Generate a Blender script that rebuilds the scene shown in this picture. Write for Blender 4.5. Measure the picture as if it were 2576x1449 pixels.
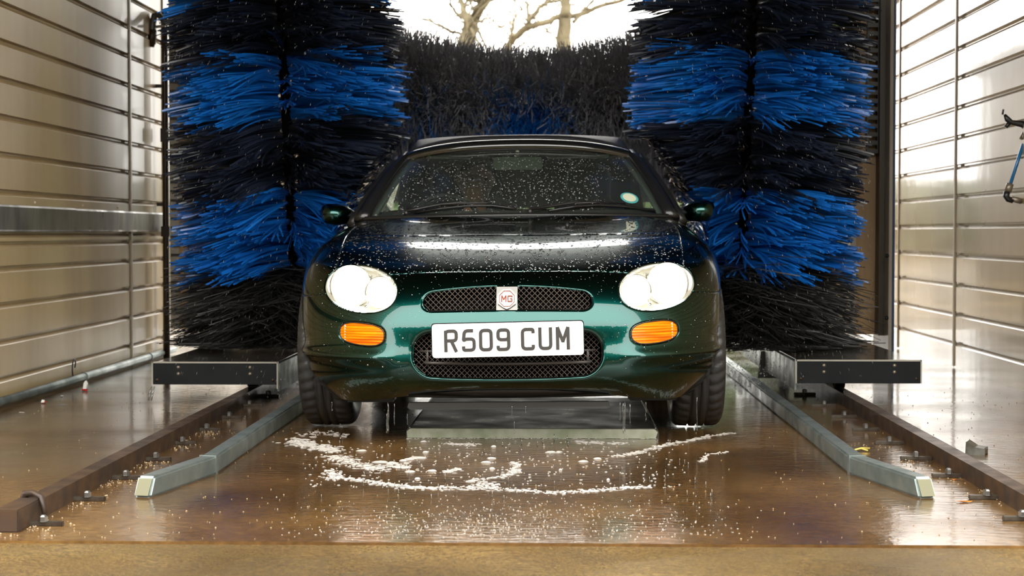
import bpy, bmesh, math, random
import numpy as np
from mathutils import Vector, Matrix
random.seed(7); np.random.seed(7)
PI = math.pi
S = bpy.context.scene
COL = S.collection
for o in list(bpy.data.objects):
    bpy.data.objects.remove(o)

# ------------------------------------------------------------------ camera, sky, exposure
F = 4100.0                                   # focal length in pixels of the 2576 px frame
CH = 0.74                                    # camera height
YAW = math.atan(112 / F); PITCH = math.atan(138 / math.hypot(F, 112))
cam = bpy.data.objects.new('camera', bpy.data.cameras.new('camera')); COL.objects.link(cam)
cam.location = (0, 0, CH); cam.rotation_euler = (PI / 2 - PITCH, 0, YAW)
cam.data.sensor_width = 36; cam.data.lens = 36 * F / 2576
cam.data.clip_start = 0.05; cam.data.clip_end = 500
cam.data.dof.use_dof = True; cam.data.dof.focus_distance = 5.3; cam.data.dof.aperture_fstop = 5.6
S.camera = cam
RM = cam.rotation_euler.to_matrix()
def ray(px, py): return RM @ Vector(((px - 1288) / F, -(py - 724.5) / F, -1))
def at(px, py, Y):
    d = ray(px, py); return Vector((0, 0, CH)) + d * (Y / d.y)
def onfloor(px, py, z=0.0):
    d = ray(px, py); return Vector((0, 0, CH)) + d * ((z - CH) / d.z)

W = bpy.data.worlds.new('overcast'); S.world = W; W.use_nodes = True
bg = W.node_tree.nodes['Background']; bg.inputs[0].default_value = (1.0, 0.97, 0.92, 1); bg.inputs[1].default_value = 6.8
S.view_settings.view_transform = 'Standard'; S.view_settings.look = 'None'
S.view_settings.exposure = 0.0; S.view_settings.gamma = 1; S.view_settings.use_curve_mapping = False

# ------------------------------------------------------------------ materials
def hexc(r, g, b):
    f = lambda c: (c / 255 / 12.92) if c / 255 <= .04045 else ((c / 255 + .055) / 1.055) ** 2.4
    return (f(r), f(g), f(b), 1)
def mat(name, c1, c2=None, scale=5.0, stretch=(1, 1, 1), rough=.5, rough2=None, metal=0.0, coat=0.0, coatr=.05, bump=0.0,
        bscale=40.0, detail=4, ramp=(.35, .65), emis=None, estr=0, spec=.5, sheen=0):
    m = bpy.data.materials.new(name); m.use_nodes = True
    nt = m.node_tree; p = nt.nodes['Principled BSDF']
    p.inputs['Base Color'].default_value = tuple(c1[:3]) + (1,)
    p.inputs['Roughness'].default_value = rough; p.inputs['Metallic'].default_value = metal
    p.inputs['Coat Weight'].default_value = coat; p.inputs['Coat Roughness'].default_value = coatr
    p.inputs['Specular IOR Level'].default_value = spec
    if emis: p.inputs['Emission Color'].default_value = tuple(emis[:3]) + (1,); p.inputs['Emission Strength'].default_value = estr
    if c2 is not None or rough2 is not None or bump:
        tc = nt.nodes.new('ShaderNodeTexCoord'); mp = nt.nodes.new('ShaderNodeMapping'); mp.inputs['Scale'].default_value = stretch
        nt.links.new(tc.outputs['Object'], mp.inputs[0])
    if c2 is not None or rough2 is not None:
        n = nt.nodes.new('ShaderNodeTexNoise'); n.inputs['Scale'].default_value = scale; n.inputs['Detail'].default_value = detail
        nt.links.new(mp.outputs[0], n.inputs['Vector'])
        r = nt.nodes.new('ShaderNodeMapRange'); r.inputs[1].default_value = ramp[0]; r.inputs[2].default_value = ramp[1]
        nt.links.new(n.outputs[0], r.inputs[0])
        if c2 is not None:
            mx = nt.nodes.new('ShaderNodeMix'); mx.data_type = 'RGBA'
            mx.inputs[6].default_value = tuple(c1[:3]) + (1,); mx.inputs[7].default_value = tuple(c2[:3]) + (1,)
            nt.links.new(r.outputs[0], mx.inputs[0]); nt.links.new(mx.outputs[2], p.inputs['Base Color'])
        if rough2 is not None:
            rr = nt.nodes.new('ShaderNodeMapRange'); rr.inputs[3].default_value = rough; rr.inputs[4].default_value = rough2
            nt.links.new(r.outputs[0], rr.inputs[0]); nt.links.new(rr.outputs[0], p.inputs['Roughness'])
    if bump:
        n2 = nt.nodes.new('ShaderNodeTexNoise'); n2.inputs['Scale'].default_value = bscale; n2.inputs['Detail'].default_value = 5
        nt.links.new(mp.outputs[0], n2.inputs['Vector'])
        b = nt.nodes.new('ShaderNodeBump'); b.inputs['Strength'].default_value = bump; b.inputs['Distance'].default_value = .01
        nt.links.new(n2.outputs[0], b.inputs['Height']); nt.links.new(b.outputs[0], p.inputs['Normal'])
        if coat: nt.links.new(b.outputs[0], p.inputs['Coat Normal'])
    return m
def glassy(name, tint=(1, 1, 1), rough=0.0, ior=1.5, base=0.0, film=0):
    """thin sheet: fresnel reflection over a clear tinted sheet"""
    m = bpy.data.materials.new(name); m.use_nodes = True; nt = m.node_tree; nt.nodes.clear()
    o = nt.nodes.new('ShaderNodeOutputMaterial'); t = nt.nodes.new('ShaderNodeBsdfTransparent'); g = nt.nodes.new('ShaderNodeBsdfGlossy')
    t.inputs[0].default_value = tuple(tint) + (1,); g.inputs['Roughness'].default_value = rough
    f = nt.nodes.new('ShaderNodeFresnel'); f.inputs[0].default_value = ior
    mx = nt.nodes.new('ShaderNodeMixShader')
    a = nt.nodes.new('ShaderNodeMath'); a.operation = 'ADD'; a.use_clamp = True; a.inputs[1].default_value = base
    nt.links.new(f.outputs[0], a.inputs[0]); nt.links.new(a.outputs[0], mx.inputs[0])
    nt.links.new(t.outputs[0], mx.inputs[1]); nt.links.new(g.outputs[0], mx.inputs[2])
    if film:                                 # thin wet film that scatters a little daylight
        df = nt.nodes.new('ShaderNodeBsdfDiffuse'); df.inputs[0].default_value = (.55, .62, .55, 1); m2 = nt.nodes.new('ShaderNodeMixShader'); m2.inputs[0].default_value = film
        nt.links.new(mx.outputs[0], m2.inputs[1]); nt.links.new(df.outputs[0], m2.inputs[2]); nt.links.new(m2.outputs[0], o.inputs[0])
    else: nt.links.new(mx.outputs[0], o.inputs[0])
    return m

M = {}
M['wall'] = mat('cream cladding', (.43, .315, .155), (.33, .225, .095), scale=1.6, stretch=(1, 1.6, .5), rough=.30, rough2=.42, coat=.18, coatr=.04, bump=.05, bscale=2.0, ramp=(.42, .75))
M['wallwet'] = mat('rain wet cream cladding', (.43, .32, .17), (.31, .22, .11), scale=1.4, stretch=(1, 1.2, .7), rough=.26, rough2=.38, coat=.75, coatr=.05, bump=.07, bscale=2.5, ramp=(.42, .75))
M['walltrim'] = mat('cream trim', (.46, .38, .28), rough=.35)
M['galv'] = mat('galvanised steel', (.30, .34, .32), (.17, .205, .195), scale=9, rough=.32, rough2=.5, metal=.75, bump=.08, bscale=60)
M['galvdark'] = mat('weathered galvanised band', (.13, .12, .10), (.055, .05, .04), scale=6, stretch=(1, 1, .4), rough=.25, rough2=.45, metal=.8)
M['rust'] = mat('rusty steel', (.060, .030, .013), (.028, .016, .010), scale=14, rough=.45, rough2=.6, metal=.15, coat=.15, coatr=.15)
M['black'] = mat('black plastic', (.012, .012, .012), rough=.35)
M['blackwet'] = mat('wet black trim', (.01, .01, .011), rough=.25, coat=.15)
M['rubber'] = mat('tyre rubber', (.030, .030, .030), rough=.36, bump=.1, bscale=90)
M['paint'] = mat('metallic green paint', (.0014, .052, .044), rough=.25, metal=1.0, coat=1.0, coatr=.03)
M['paint'].node_tree.nodes['Principled BSDF'].inputs['Coat IOR'].default_value = 1.52
M['softtop'] = mat('black soft top fabric', (.02, .02, .022), rough=.45, bump=.1, bscale=200)
M['chrome'] = mat('chrome', (.85, .85, .82), rough=.08, metal=1)
M['steel'] = mat('grey steel', (.32, .31, .29), rough=.3, metal=.9)
M['coverplate'] = mat('charcoal cover plate', (.014, .016, .017), (.009, .011, .012), scale=6, rough=.5, coat=0, spec=.15)
M['coveredge'] = mat('pale edge of cover', (.36, .34, .29), rough=.3)
M['ochre'] = mat('stained steel column', (.50, .32, .15), (.30, .18, .08), scale=4, stretch=(2, 2, .3), rough=.3, rough2=.5, coat=.4)
M['channelshade'] = mat('shadow dark channel', (.05, .035, .02), rough=.4)  # shadow beside the post and the column's dark inside, put into the colour
M['pale'] = mat('pale grey frame', (.50, .45, .38), (.34, .29, .22), scale=4, stretch=(2, 2, .3), rough=.3)
M['darksteel'] = mat('dark steel', (.03, .03, .032), rough=.4, metal=.4)
M['lampshell'] = mat('lamp silver', (.88, .86, .78), rough=.22, metal=.6)
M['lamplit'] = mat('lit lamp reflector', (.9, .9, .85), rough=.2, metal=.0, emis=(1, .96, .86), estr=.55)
M['bulb'] = mat('lit bulb', (1, 1, 1), emis=(1, .97, .9), estr=24)
M['plate'] = mat('white reflective plate', (.90, .90, .88), rough=.3, coat=.4)
M['ink'] = mat('plate characters', (.035, .032, .03), rough=.4)
M['badge'] = mat('silver badge', (.86, .85, .82), rough=.15, metal=.85)
M['badgered'] = mat('brown red enamel', (.20, .035, .012), rough=.25, coat=.8)
M['mesh'] = mat('grille wire', (.20, .16, .14), rough=.35, metal=.7)
M['amber'] = mat('amber lens', (.90, .30, .0), (.66, .10, .0), scale=1.6, stretch=(3, 1, 70), rough=.2, coat=.2, spec=.3, ramp=(.38, .62))
M['glass'] = glassy('windscreen glass', (.62, .74, .66), rough=.10, base=.035, film=.035)
M['sideglass'] = glassy('side glass', (.35, .40, .38))
M['lens'] = glassy('lamp glass', (.97, .97, .95), ior=1.45)
M['drop'] = glassy('water drop', (.9, .93, .95), rough=.25, ior=1.5, base=.30)
M['spray'] = glassy('falling drop', (.92, .94, .96), rough=.3, ior=1.4, base=.15)
M['jet'] = glassy('water jet', (.9, .92, .92), rough=.1, ior=1.33, base=.12)
M['foam'] = mat('soap foam', (.44, .41, .37), rough=.5)
M['bblue'] = mat('blue bristle', (.010, .19, .66), (.006, .105, .44), scale=4, rough=.34, coat=.4, coatr=.15)
M['bblack'] = mat('navy black bristle', (.022, .030, .055), (.010, .013, .024), scale=4, rough=.34, coat=.4, coatr=.15)
M['bsoot'] = mat('black bristle', (.014, .014, .013), (.028, .027, .026), scale=3, rough=.45)
M['broof'] = mat('grey black bristle', (.24, .24, .27), (.38, .37, .39), scale=9, rough=.5)
M['bark'] = mat('pale oak bark', (.10, .082, .045), (.15, .125, .07), scale=3, rough=.9)
M['ceil'] = mat('ceiling sheet', (.065, .06, .055), rough=.7)
M['skin'] = mat('skin', (.9, .42, .27), rough=.5)
M['jacket'] = mat('dark jacket', (.02, .022, .03), rough=.8)
M['hair'] = mat('brown hair', (.035, .022, .012), rough=.6)
M['seat'] = mat('black leather', (.02, .02, .02), rough=.45)
M['cabintrim'] = mat('grey green cabin trim', (.23, .25, .19), rough=.7)
M['eye'] = mat('eye', (.30, .18, .13), rough=.2)
M['discb'] = mat('turquoise disc print', (.10, .42, .42), rough=.4)
M['discc'] = mat('cream disc print', (.70, .72, .55), rough=.4)
M['litred'] = mat('red wrapper', (.75, .03, .02), rough=.3)
M['litwhite'] = mat('white wrapper', (.85, .83, .78), rough=.4)
M['leaf'] = mat('orange leaf', (.55, .16, .02), rough=.5)
M['straw'] = mat('yellow straw', (.60, .45, .10), rough=.5)
M['bluetube'] = mat('blue tube', (.01, .13, .32), rough=.3, coat=.5)
M['brassgrey'] = mat('dull brass fitting', (.28, .24, .18), rough=.4, metal=.6)
M['grit'] = mat('wet grit', (.22, .14, .07), (.42, .32, .2), scale=60, rough=.3)
M['bluetrim'] = mat('dark blue edge', (.01, .05, .16), rough=.3)
M['headerpaint'] = mat('wet black header', (.008, .009, .009), rough=.12, coat=1.0, coatr=.08)
M['barsteel'] = mat('grille bar steel', (.07, .06, .055), rough=.4, metal=.4)
M['housing'] = mat('matt dark housing', (.02, .02, .022), rough=.9, spec=.1)
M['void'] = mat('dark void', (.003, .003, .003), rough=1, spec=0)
M['covertop'] = mat('wet dark cover top', (.045, .04, .035), rough=.16, coat=.4)
M['boards'] = mat('dark timber boards', (.10, .075, .05), (.06, .045, .03), scale=3, stretch=(8, 1, .4), rough=.8)
M['clamp'] = mat('dull clamp steel', (.10, .085, .065), (.05, .035, .025), scale=30, rough=.35, metal=.5)
M['chin'] = mat('satin black chin', (.03, .03, .03), rough=.3, coat=.4, coatr=.2)
M['hedge'] = mat('hedge leaves', (.05, .09, .03), (.10, .12, .05), scale=8, rough=.7)

def floor_mat():
    m = bpy.data.materials.new('wet brown concrete'); m.use_nodes = True; nt = m.node_tree; p = nt.nodes['Principled BSDF']
    L = nt.links.new
    tc = nt.nodes.new('ShaderNodeTexCoord')
    def noise(scale, detail, stretch=(1, 1, 1), rough=.5):
        mp = nt.nodes.new('ShaderNodeMapping'); mp.inputs['Scale'].default_value = stretch; L(tc.outputs['Object'], mp.inputs[0])
        n = nt.nodes.new('ShaderNodeTexNoise'); n.inputs['Scale'].default_value = scale; n.inputs['Detail'].default_value = detail
        n.inputs['Roughness'].default_value = rough; L(mp.outputs[0], n.inputs['Vector']); return n
    def rng(src, a, b, c, d):
        r = nt.nodes.new('ShaderNodeMapRange'); r.inputs[1].default_value = a; r.inputs[2].default_value = b
        r.inputs[3].default_value = c; r.inputs[4].default_value = d; L(src, r.inputs[0]); return r
    n1 = noise(1.3, 6, (1, .7, 1), .6); n2 = noise(38, 4)
    cr = nt.nodes.new('ShaderNodeValToRGB'); L(n1.outputs[0], cr.inputs[0])
    e = cr.color_ramp.elements; e[0].position = .33; e[0].color = (.060, .030, .011, 1); e[1].position = .68; e[1].color = (.19, .105, .034, 1)
    k = e.new(.5); k.color = (.11, .058, .020, 1)
    mx = nt.nodes.new('ShaderNodeMix'); mx.data_type = 'RGBA'; mx.blend_type = 'MULTIPLY'
    s = rng(n2.outputs[0], .35, .7, .72, 1.2)
    L(cr.outputs[0], mx.inputs[6]); L(s.outputs[0], mx.inputs[7]); mx.inputs[0].default_value = 1
    L(mx.outputs[2], p.inputs['Base Color'])
    n3 = noise(2.1, 5, (1, 1, 1)); r3 = rng(n3.outputs[0], .38, .62, .06, .26); L(r3.outputs[0], p.inputs['Roughness'])
    cw = rng(noise(1.1, 3, (.8, 1.4, 1)).outputs[0], .40, .60, .10, .85); L(cw.outputs[0], p.inputs['Coat Weight']); p.inputs['Coat Roughness'].default_value = .03; p.inputs['Specular IOR Level'].default_value = .35
    n4 = noise(16, 4, (1, 2.6, 1)); n5 = noise(140, 3)
    a = nt.nodes.new('ShaderNodeMath'); a.operation = 'MULTIPLY_ADD'; a.inputs[1].default_value = .12; L(n5.outputs[0], a.inputs[0]); L(n4.outputs[0], a.inputs[2])
    b = nt.nodes.new('ShaderNodeBump'); b.inputs['Strength'].default_value = .22; b.inputs['Distance'].default_value = .012
    L(a.outputs[0], b.inputs['Height']); L(b.outputs[0], p.inputs['Normal'])
    b2 = nt.nodes.new('ShaderNodeBump'); b2.inputs['Strength'].default_value = .08; b2.inputs['Distance'].default_value = .012
    L(n4.outputs[0], b2.inputs['Height']); L(b2.outputs[0], p.inputs['Coat Normal'])
    return m
M['floor'] = floor_mat()
def apron_mat():
    m = bpy.data.materials.new('brushed tan concrete'); m.use_nodes = True; nt = m.node_tree; p = nt.nodes['Principled BSDF']; L = nt.links.new
    tc = nt.nodes.new('ShaderNodeTexCoord')
    def noise(scale, detail, stretch=(1, 1, 1)):
        mp = nt.nodes.new('ShaderNodeMapping'); mp.inputs['Scale'].default_value = stretch; L(tc.outputs['Object'], mp.inputs[0])
        n = nt.nodes.new('ShaderNodeTexNoise'); n.inputs['Scale'].default_value = scale; n.inputs['Detail'].default_value = detail
        L(mp.outputs[0], n.inputs['Vector']); return n
    n0 = noise(1.1, 2); w = nt.nodes.new('ShaderNodeTexWave'); w.wave_type = 'BANDS'; w.bands_direction = 'Y'
    vm = nt.nodes.new('ShaderNodeVectorMath'); vm.operation = 'MULTIPLY_ADD'; vm.inputs[1].default_value = (.6, .6, 0); L(n0.outputs[1], vm.inputs[0]); L(tc.outputs['Object'], vm.inputs[2]); L(vm.outputs[0], w.inputs[0])
    w.inputs['Scale'].default_value = 25; w.inputs['Distortion'].default_value = 13; w.inputs['Detail'].default_value = 6; w.inputs['Detail Scale'].default_value = 3.0; w.inputs['Detail Roughness'].default_value = .75
    n1 = noise(.9, 4)
    cr = nt.nodes.new('ShaderNodeValToRGB'); L(n1.outputs[0], cr.inputs[0]); e = cr.color_ramp.elements
    e[0].position = .35; e[0].color = (.20, .115, .024, 1); e[1].position = .65; e[1].color = (.62, .40, .125, 1)
    mr = nt.nodes.new('ShaderNodeMapRange'); mr.inputs[3].default_value = .12; mr.inputs[4].default_value = 1.1; L(w.outputs['Fac'], mr.inputs[0])
    mx = nt.nodes.new('ShaderNodeMix'); mx.data_type = 'RGBA'; mx.blend_type = 'MULTIPLY'; mx.inputs[0].default_value = .8
    L(cr.outputs[0], mx.inputs[6]); L(mr.outputs[0], mx.inputs[7]); L(mx.outputs[2], p.inputs['Base Color'])
    n2 = noise(90, 3)
    a = nt.nodes.new('ShaderNodeMath'); a.operation = 'MULTIPLY_ADD'; a.inputs[1].default_value = .8; L(n2.outputs[0], a.inputs[0]); L(w.outputs['Fac'], a.inputs[2])
    b = nt.nodes.new('ShaderNodeBump'); b.inputs['Strength'].default_value = 1.0; b.inputs['Distance'].default_value = .014
    L(a.outputs[0], b.inputs['Height']); L(b.outputs[0], p.inputs['Normal'])
    nr = noise(2.3, 3); rr = nt.nodes.new('ShaderNodeMapRange'); rr.inputs[1].default_value = .4; rr.inputs[2].default_value = .6; rr.inputs[3].default_value = .12; rr.inputs[4].default_value = .36; L(nr.outputs[0], rr.inputs[0]); L(rr.outputs[0], p.inputs['Roughness'])
    return m
M['apron'] = apron_mat()

# ------------------------------------------------------------------ building helpers
class MB:
    """collects verts and faces and links them as ONE mesh object"""
    def __init__(s): s.v = []; s.f = []; s.mi = []; s.smooth = []
    def add(s, vs, fs, mi=0, sm=False):
        n = len(s.v); s.v += [tuple(x) for x in vs]
        for f in fs: s.f.append(tuple(i + n for i in f)); s.mi.append(mi); s.smooth.append(sm)
    def box(s, x0, x1, y0, y1, z0, z1, mi=0, rot=None, c=None):
        vs = [Vector((x, y, z)) for z in (z0, z1) for y in (y0, y1) for x in (x0, x1)]
        if rot is not None:
            c = Vector(c) if c is not None else Vector(((x0 + x1) / 2, (y0 + y1) / 2, (z0 + z1) / 2))
            vs = [rot @ (q - c) + c for q in vs]
        s.add(vs, [(0, 2, 3, 1), (4, 5, 7, 6), (0, 1, 5, 4), (2, 6, 7, 3), (0, 4, 6, 2), (1, 3, 7, 5)], mi)
    def tube(s, pts, r, n=8, mi=0, cap=True, sm=True, up=None, flat=1.0):
        pts = [Vector(p) for p in pts]; rs = r if isinstance(r, (list, tuple)) else [r] * len(pts)
        vs = []; prev = None
        for i, p in enumerate(pts):
            d = (pts[min(i + 1, len(pts) - 1)] - pts[max(i - 1, 0)]).normalized()
            if prev is None:
                a = Vector(up) if up is not None else (Vector((0, 0, 1)) if abs(d.z) < .9 else Vector((1, 0, 0)))
            else: a = prev
            a = (a - d * a.dot(d)).normalized(); prev = a; b = d.cross(a)
            for k in range(n):
                t = 2 * PI * (k + .5) / n
                vs.append(p + (a * math.cos(t) * flat + b * math.sin(t)) * rs[i])
        fs = [(i * n + k, i * n + (k + 1) % n, (i + 1) * n + (k + 1) % n, (i + 1) * n + k) for i in range(len(pts) - 1) for k in range(n)]
        if cap: fs += [tuple(reversed(range(n))), tuple(range((len(pts) - 1) * n, len(pts) * n))]
        s.add(vs, fs, mi, sm)
    def lathe(s, prof, n=24, axis='Z', c=(0, 0, 0), mi=0, sm=True, closed=False):
        """prof: (r, h) pairs"""
        vs = []
        for r, h in prof:
            for k in range(n):
                t = 2 * PI * k / n; a, b = r * math.cos(t), r * math.sin(t)
                q = {'Z': (a, b, h), 'X': (h, a, b), 'Y': (a, h, b)}[axis]
                vs.append((q[0] + c[0], q[1] + c[1], q[2] + c[2]))
        m = len(prof)
        rng_ = range(m) if closed else range(m - 1)
        s.add(vs, [(i * n + k, i * n + (k + 1) % n, ((i + 1) % m) * n + (k + 1) % n, ((i + 1) % m) * n + k) for i in rng_ for k in range(n)], mi, sm)
    def prism(s, poly, fn, d0, d1, mi=0, sm=False):
        """poly (a,b) outline extruded from d0 to d1; fn(a,b,d)->xyz"""
        n = len(poly); vs = [fn(a, b, d0) for a, b in poly] + [fn(a, b, d1) for a, b in poly]
        s.add(vs, [(k, (k + 1) % n, n + (k + 1) % n, n + k) for k in range(n)], mi, sm)
        s.add(vs, [tuple(reversed(range(n))), tuple(range(n, 2 * n))], mi, False)
    def grid(s, P, mi=0, sm=True, flip=False):
        P = np.asarray(P, float); a, b = P.shape[:2]
        fs = []
        for i in range(a - 1):
            for j in range(b - 1):
                q = (i * b + j, i * b + j + 1, (i + 1) * b + j + 1, (i + 1) * b + j)
                fs.append(q[::-1] if flip else q)
        s.add(P.reshape(-1, 3).tolist(), fs, mi, sm)
    def build(s, name, mats, parent=None, bevel=0, solid=0, recalc=True):
        me = bpy.data.meshes.new(name); me.from_pydata(s.v, [], s.f)
        if not isinstance(mats, (list, tuple)): mats = [mats]
        for m in mats: me.materials.append(m)
        me.polygons.foreach_set('material_index', s.mi); me.polygons.foreach_set('use_smooth', s.smooth)
        if recalc or bevel:
            bm = bmesh.new(); bm.from_mesh(me)
            if recalc: bmesh.ops.recalc_face_normals(bm, faces=bm.faces)
            if bevel:
                es = [e for e in bm.edges if len(e.link_faces) == 2 and e.calc_face_angle(0) > .5]
                bmesh.ops.bevel(bm, geom=es, offset=bevel, segments=2, affect='EDGES', clamp_overlap=True)
            bm.to_mesh(me); bm.free()
        me.update()
        o = bpy.data.objects.new(name, me); COL.objects.link(o)
        if parent is not None: o.parent = parent
        if solid:
            md = o.modifiers.new('solid', 'SOLIDIFY'); md.thickness = solid; md.offset = 0
        return o
def npobj(name, V, Fa, m, parent=None, smooth=True):
    me = bpy.data.meshes.new(name); V = np.asarray(V, np.float32); Fa = np.asarray(Fa, np.int32); k = Fa.shape[1]
    me.vertices.add(len(V)); me.vertices.foreach_set('co', V.ravel())
    me.loops.add(Fa.size); me.loops.foreach_set('vertex_index', Fa.ravel())
    me.polygons.add(len(Fa)); me.polygons.foreach_set('loop_start', np.arange(0, Fa.size, k, dtype=np.int32))
    me.polygons.foreach_set('loop_total', np.full(len(Fa), k, np.int32))
    me.polygons.foreach_set('use_smooth', np.full(len(Fa), smooth))
    me.materials.append(m); me.update(calc_edges=True); me.validate()
    o = bpy.data.objects.new(name, me); COL.objects.link(o)
    if parent is not None: o.parent = parent
    return o
def tag(o, label=None, cat=None, group=None, kind=None):
    if label: o['label'] = label
    if cat: o['category'] = cat
    if group: o['group'] = group
    if kind: o['kind'] = kind
    return o
def empty(name, loc=(0, 0, 0), rot=(0, 0, 0)):
    o = bpy.data.objects.new(name, None); COL.objects.link(o); o.location = loc; o.rotation_euler = rot; o.empty_display_size = .1; return o
def share(o, parent, loc):
    c = o.copy(); COL.objects.link(c); c.parent = parent; c.location = loc; return c
def fillet(pts, r, closed=False, n=5):
    out = []; m = len(pts)
    for i, p in enumerate(pts):
        if not closed and i in (0, m - 1): out.append(tuple(p)); continue
        p = Vector(p); a = Vector(pts[i - 1]) - p; b = Vector(pts[(i + 1) % m]) - p
        d = min(r, a.length * .49, b.length * .49); q0 = p + a.normalized() * d; q1 = p + b.normalized() * d
        for k in range(n + 1):
            t = k / n; out.append(tuple(q0 * (1 - t) ** 2 + p * 2 * t * (1 - t) + q1 * t * t))
    return out
# ------------------------------------------------------------------ the setting
XL, XR = -2.37, 2.19
YF, YB = 3.87, 12.6
mb = MB(); mb.box(XL - .15, XR + .15, YF, YB, -.2, 0)
tag(mb.build('floor', M['floor']), kind='structure')
mb = MB(); mb.box(-30, 30, -30, YF - .018, -.2, -.004)
tag(mb.build('ground', M['apron']), kind='structure')
mb = MB(); mb.box(-60, 60, YB, 90, -.2, -.01)
tag(mb.build('ground', M['apron']), kind='structure')
mb = MB(); mb.box(XL - .15, XR + .15, YF - .018, YF, -.03, -.010)
tag(mb.build('trim_1', M['grit']), kind='structure')

mb = MB(); mb.box(XL - .2, XR + .2, 4.3, 12.0, 3.35, 3.5)
tag(mb.build('ceiling', M['ceil']), kind='structure')
def panel_mesh(h, y0, y1, s):
    n1 = .020
    prof = [(-.028, .0), (0, 0), (0, h - .030), (-n1, h - .012), (-n1, h), (-.028, h)]
    b = MB(); b.prism(prof, lambda a, z, d: (s * a, d, z), y0, y1); return b
def build_wall(name, X, s, zs, ys, wm):
    b = MB(); b.box(*((X - .18, X - .028) if s > 0 else (X + .028, X + .18)), ys[0], ys[-1], 0, 3.35)
    w = tag(b.build(name, M['walltrim']), kind='structure')
    cache = {}
    for k in range(len(zs) - 1):
        for j in range(len(ys) - 1):
            h = round(zs[k + 1] - zs[k], 4); key = (h, j)
            if key not in cache:
                o = panel_mesh(h, ys[j] + .004, ys[j + 1] - .004, s).build('panel', wm, w); cache[key] = o; o.location = (X, 0, zs[k])
            else: share(cache[key], w, (X, 0, zs[k]))
    for y in ys[1:-1]:
        t = MB(); t.box(*((X - .01, X + .007) if s > 0 else (X - .007, X + .01)), y - .011, y + .011, 0.01, 3.34)
        t.build('joint_strip', M['walltrim'], w)
    return w
zl = [.0, .129, .288, .445, .600, .705, .750]
zu = [.860, .929]
while zu[-1] < 3.2: zu.append(zu[-1] + .161)
zr = [.0, .150]
while zr[-1] < 3.2: zr.append(zr[-1] + .161)
YJL = 9.02; YJR = 9.03
wl = build_wall('wall_left', XL, 1, zl + zu, [4.3, 6.1, YJL, 9.78, YB], M['wall'])
wr = build_wall('wall_right', XR, -1, zr, [4.3, 6.5, YJR, 10.5, YB], M['wallwet'])
# dark metal band along the wall with its lap joint
b = MB(); b.prism([(-.02, .745), (.014, .747), (.018, .755), (.018, .853), (.012, .862), (-.02, .866)], lambda a, z, d: (XL + a, d, z), 4.3, 7.93)
b.build('metal_band', M['galvdark'], wl)
b = MB(); b.prism([(-.02, .747), (.012, .749), (.016, .757), (.016, .851), (.010, .860), (-.02, .864)], lambda a, z, d: (XL + a, d, z), 7.935, 9.80)
b.build('metal_band', M['galvdark'], wl)
for y, z in ((6.6, .878), (7.35, .878), (8.1, .878), (8.75, .878)):
    b = MB(); b.lathe([(.0, .006), (.005, .005), (.008, .0)], 8, 'X', (XL, y, z)); b.build('rivet', M['walltrim'], wl)
# pipe along the foot of the wall
t = MB(); t.tube([(XL + .03, 5.0, .030), (XL + .03, 8.2, .030), (XL + .03, 9.9, .030)], .019, 14)
p_ = t.build('wall_pipe', M['galv'])
tag(p_, 'bright galvanised pipe lying along the foot of the wall with the dark metal band', 'pipe')
for y in (6.4, 8.0, 9.3):
    t = MB(); t.lathe([(.0195, -.02), (.022, -.018), (.022, .018), (.0195, .02)], 14, 'Y', (XL + .03, y, .030), closed=True)
    t.build('pipe_clip', M['galv'], p_)
# wire ring on the lowest panel
c = at(150, 927, 7.85); t = MB()
t.tube([(XL + .012 + .02 * math.sin(k / 20 * PI), c.y + .055 * math.cos(2 * PI * k / 20), c.z + .045 * math.sin(2 * PI * k / 20)) for k in range(18)], .0035, 6)
tag(t.build('wire_ring', M['darksteel']), 'loop of dark wire hanging low on the cream panels above the galvanised pipe', 'wire')
# dark drain pipe and hooked hose by the brush
t = MB(); x, y = at(417, 500, 9.62).x, 9.62
t.tube([(x, y, .0), (x, y, .5), (x, y, 1.0), (x, y, 1.75), (x, y, 2.05)], .020, 10)
t.box(x - .025, x + .025, y - .02, y + .02, 1.28, 1.36); t.box(x - .025, x + .025, y - .02, y + .02, .72, .78)
t.box(XL, x, y - .01, y + .01, .9, .92); t.box(XL, x, y - .01, y + .01, 1.6, 1.62)
pp = tag(t.build('wall_conduit', mat('brown black conduit', (.035, .024, .018), rough=.3)), 'dark brown upright conduit on the wall behind the hooked hose', 'pipe')
hk = [at(px, py, 9.5) for px, py in ((384, 112), (383, 90), (384, 60), (389, 38), (398, 36), (408, 48), (420, 58), (432, 56), (442, 50))]
t = MB(); t.tube(hk, [.018, .022, .020, .019, .018, .018, .018, .017, .017], 10)
hz = tag(t.build('hooked_hose', mat('dark grey hose', (.06, .055, .05), rough=.3)), 'dark hooked hose stub with nozzle high on the cream wall beside the blue brush', 'hose')
t = MB(); t.tube([at(384, 75, 9.5), at(383, 95, 9.5), at(381, 118, 9.5)], [.024, .026, .016], 8); t.build('nozzle', M['rust'], hz)
t = MB(); t.tube([at(390, 68, 9.52), at(404, 66, 9.52), at(416, 66, 9.52)], .009, 6); t.build('bracket', M['coveredge'], hz)
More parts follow.
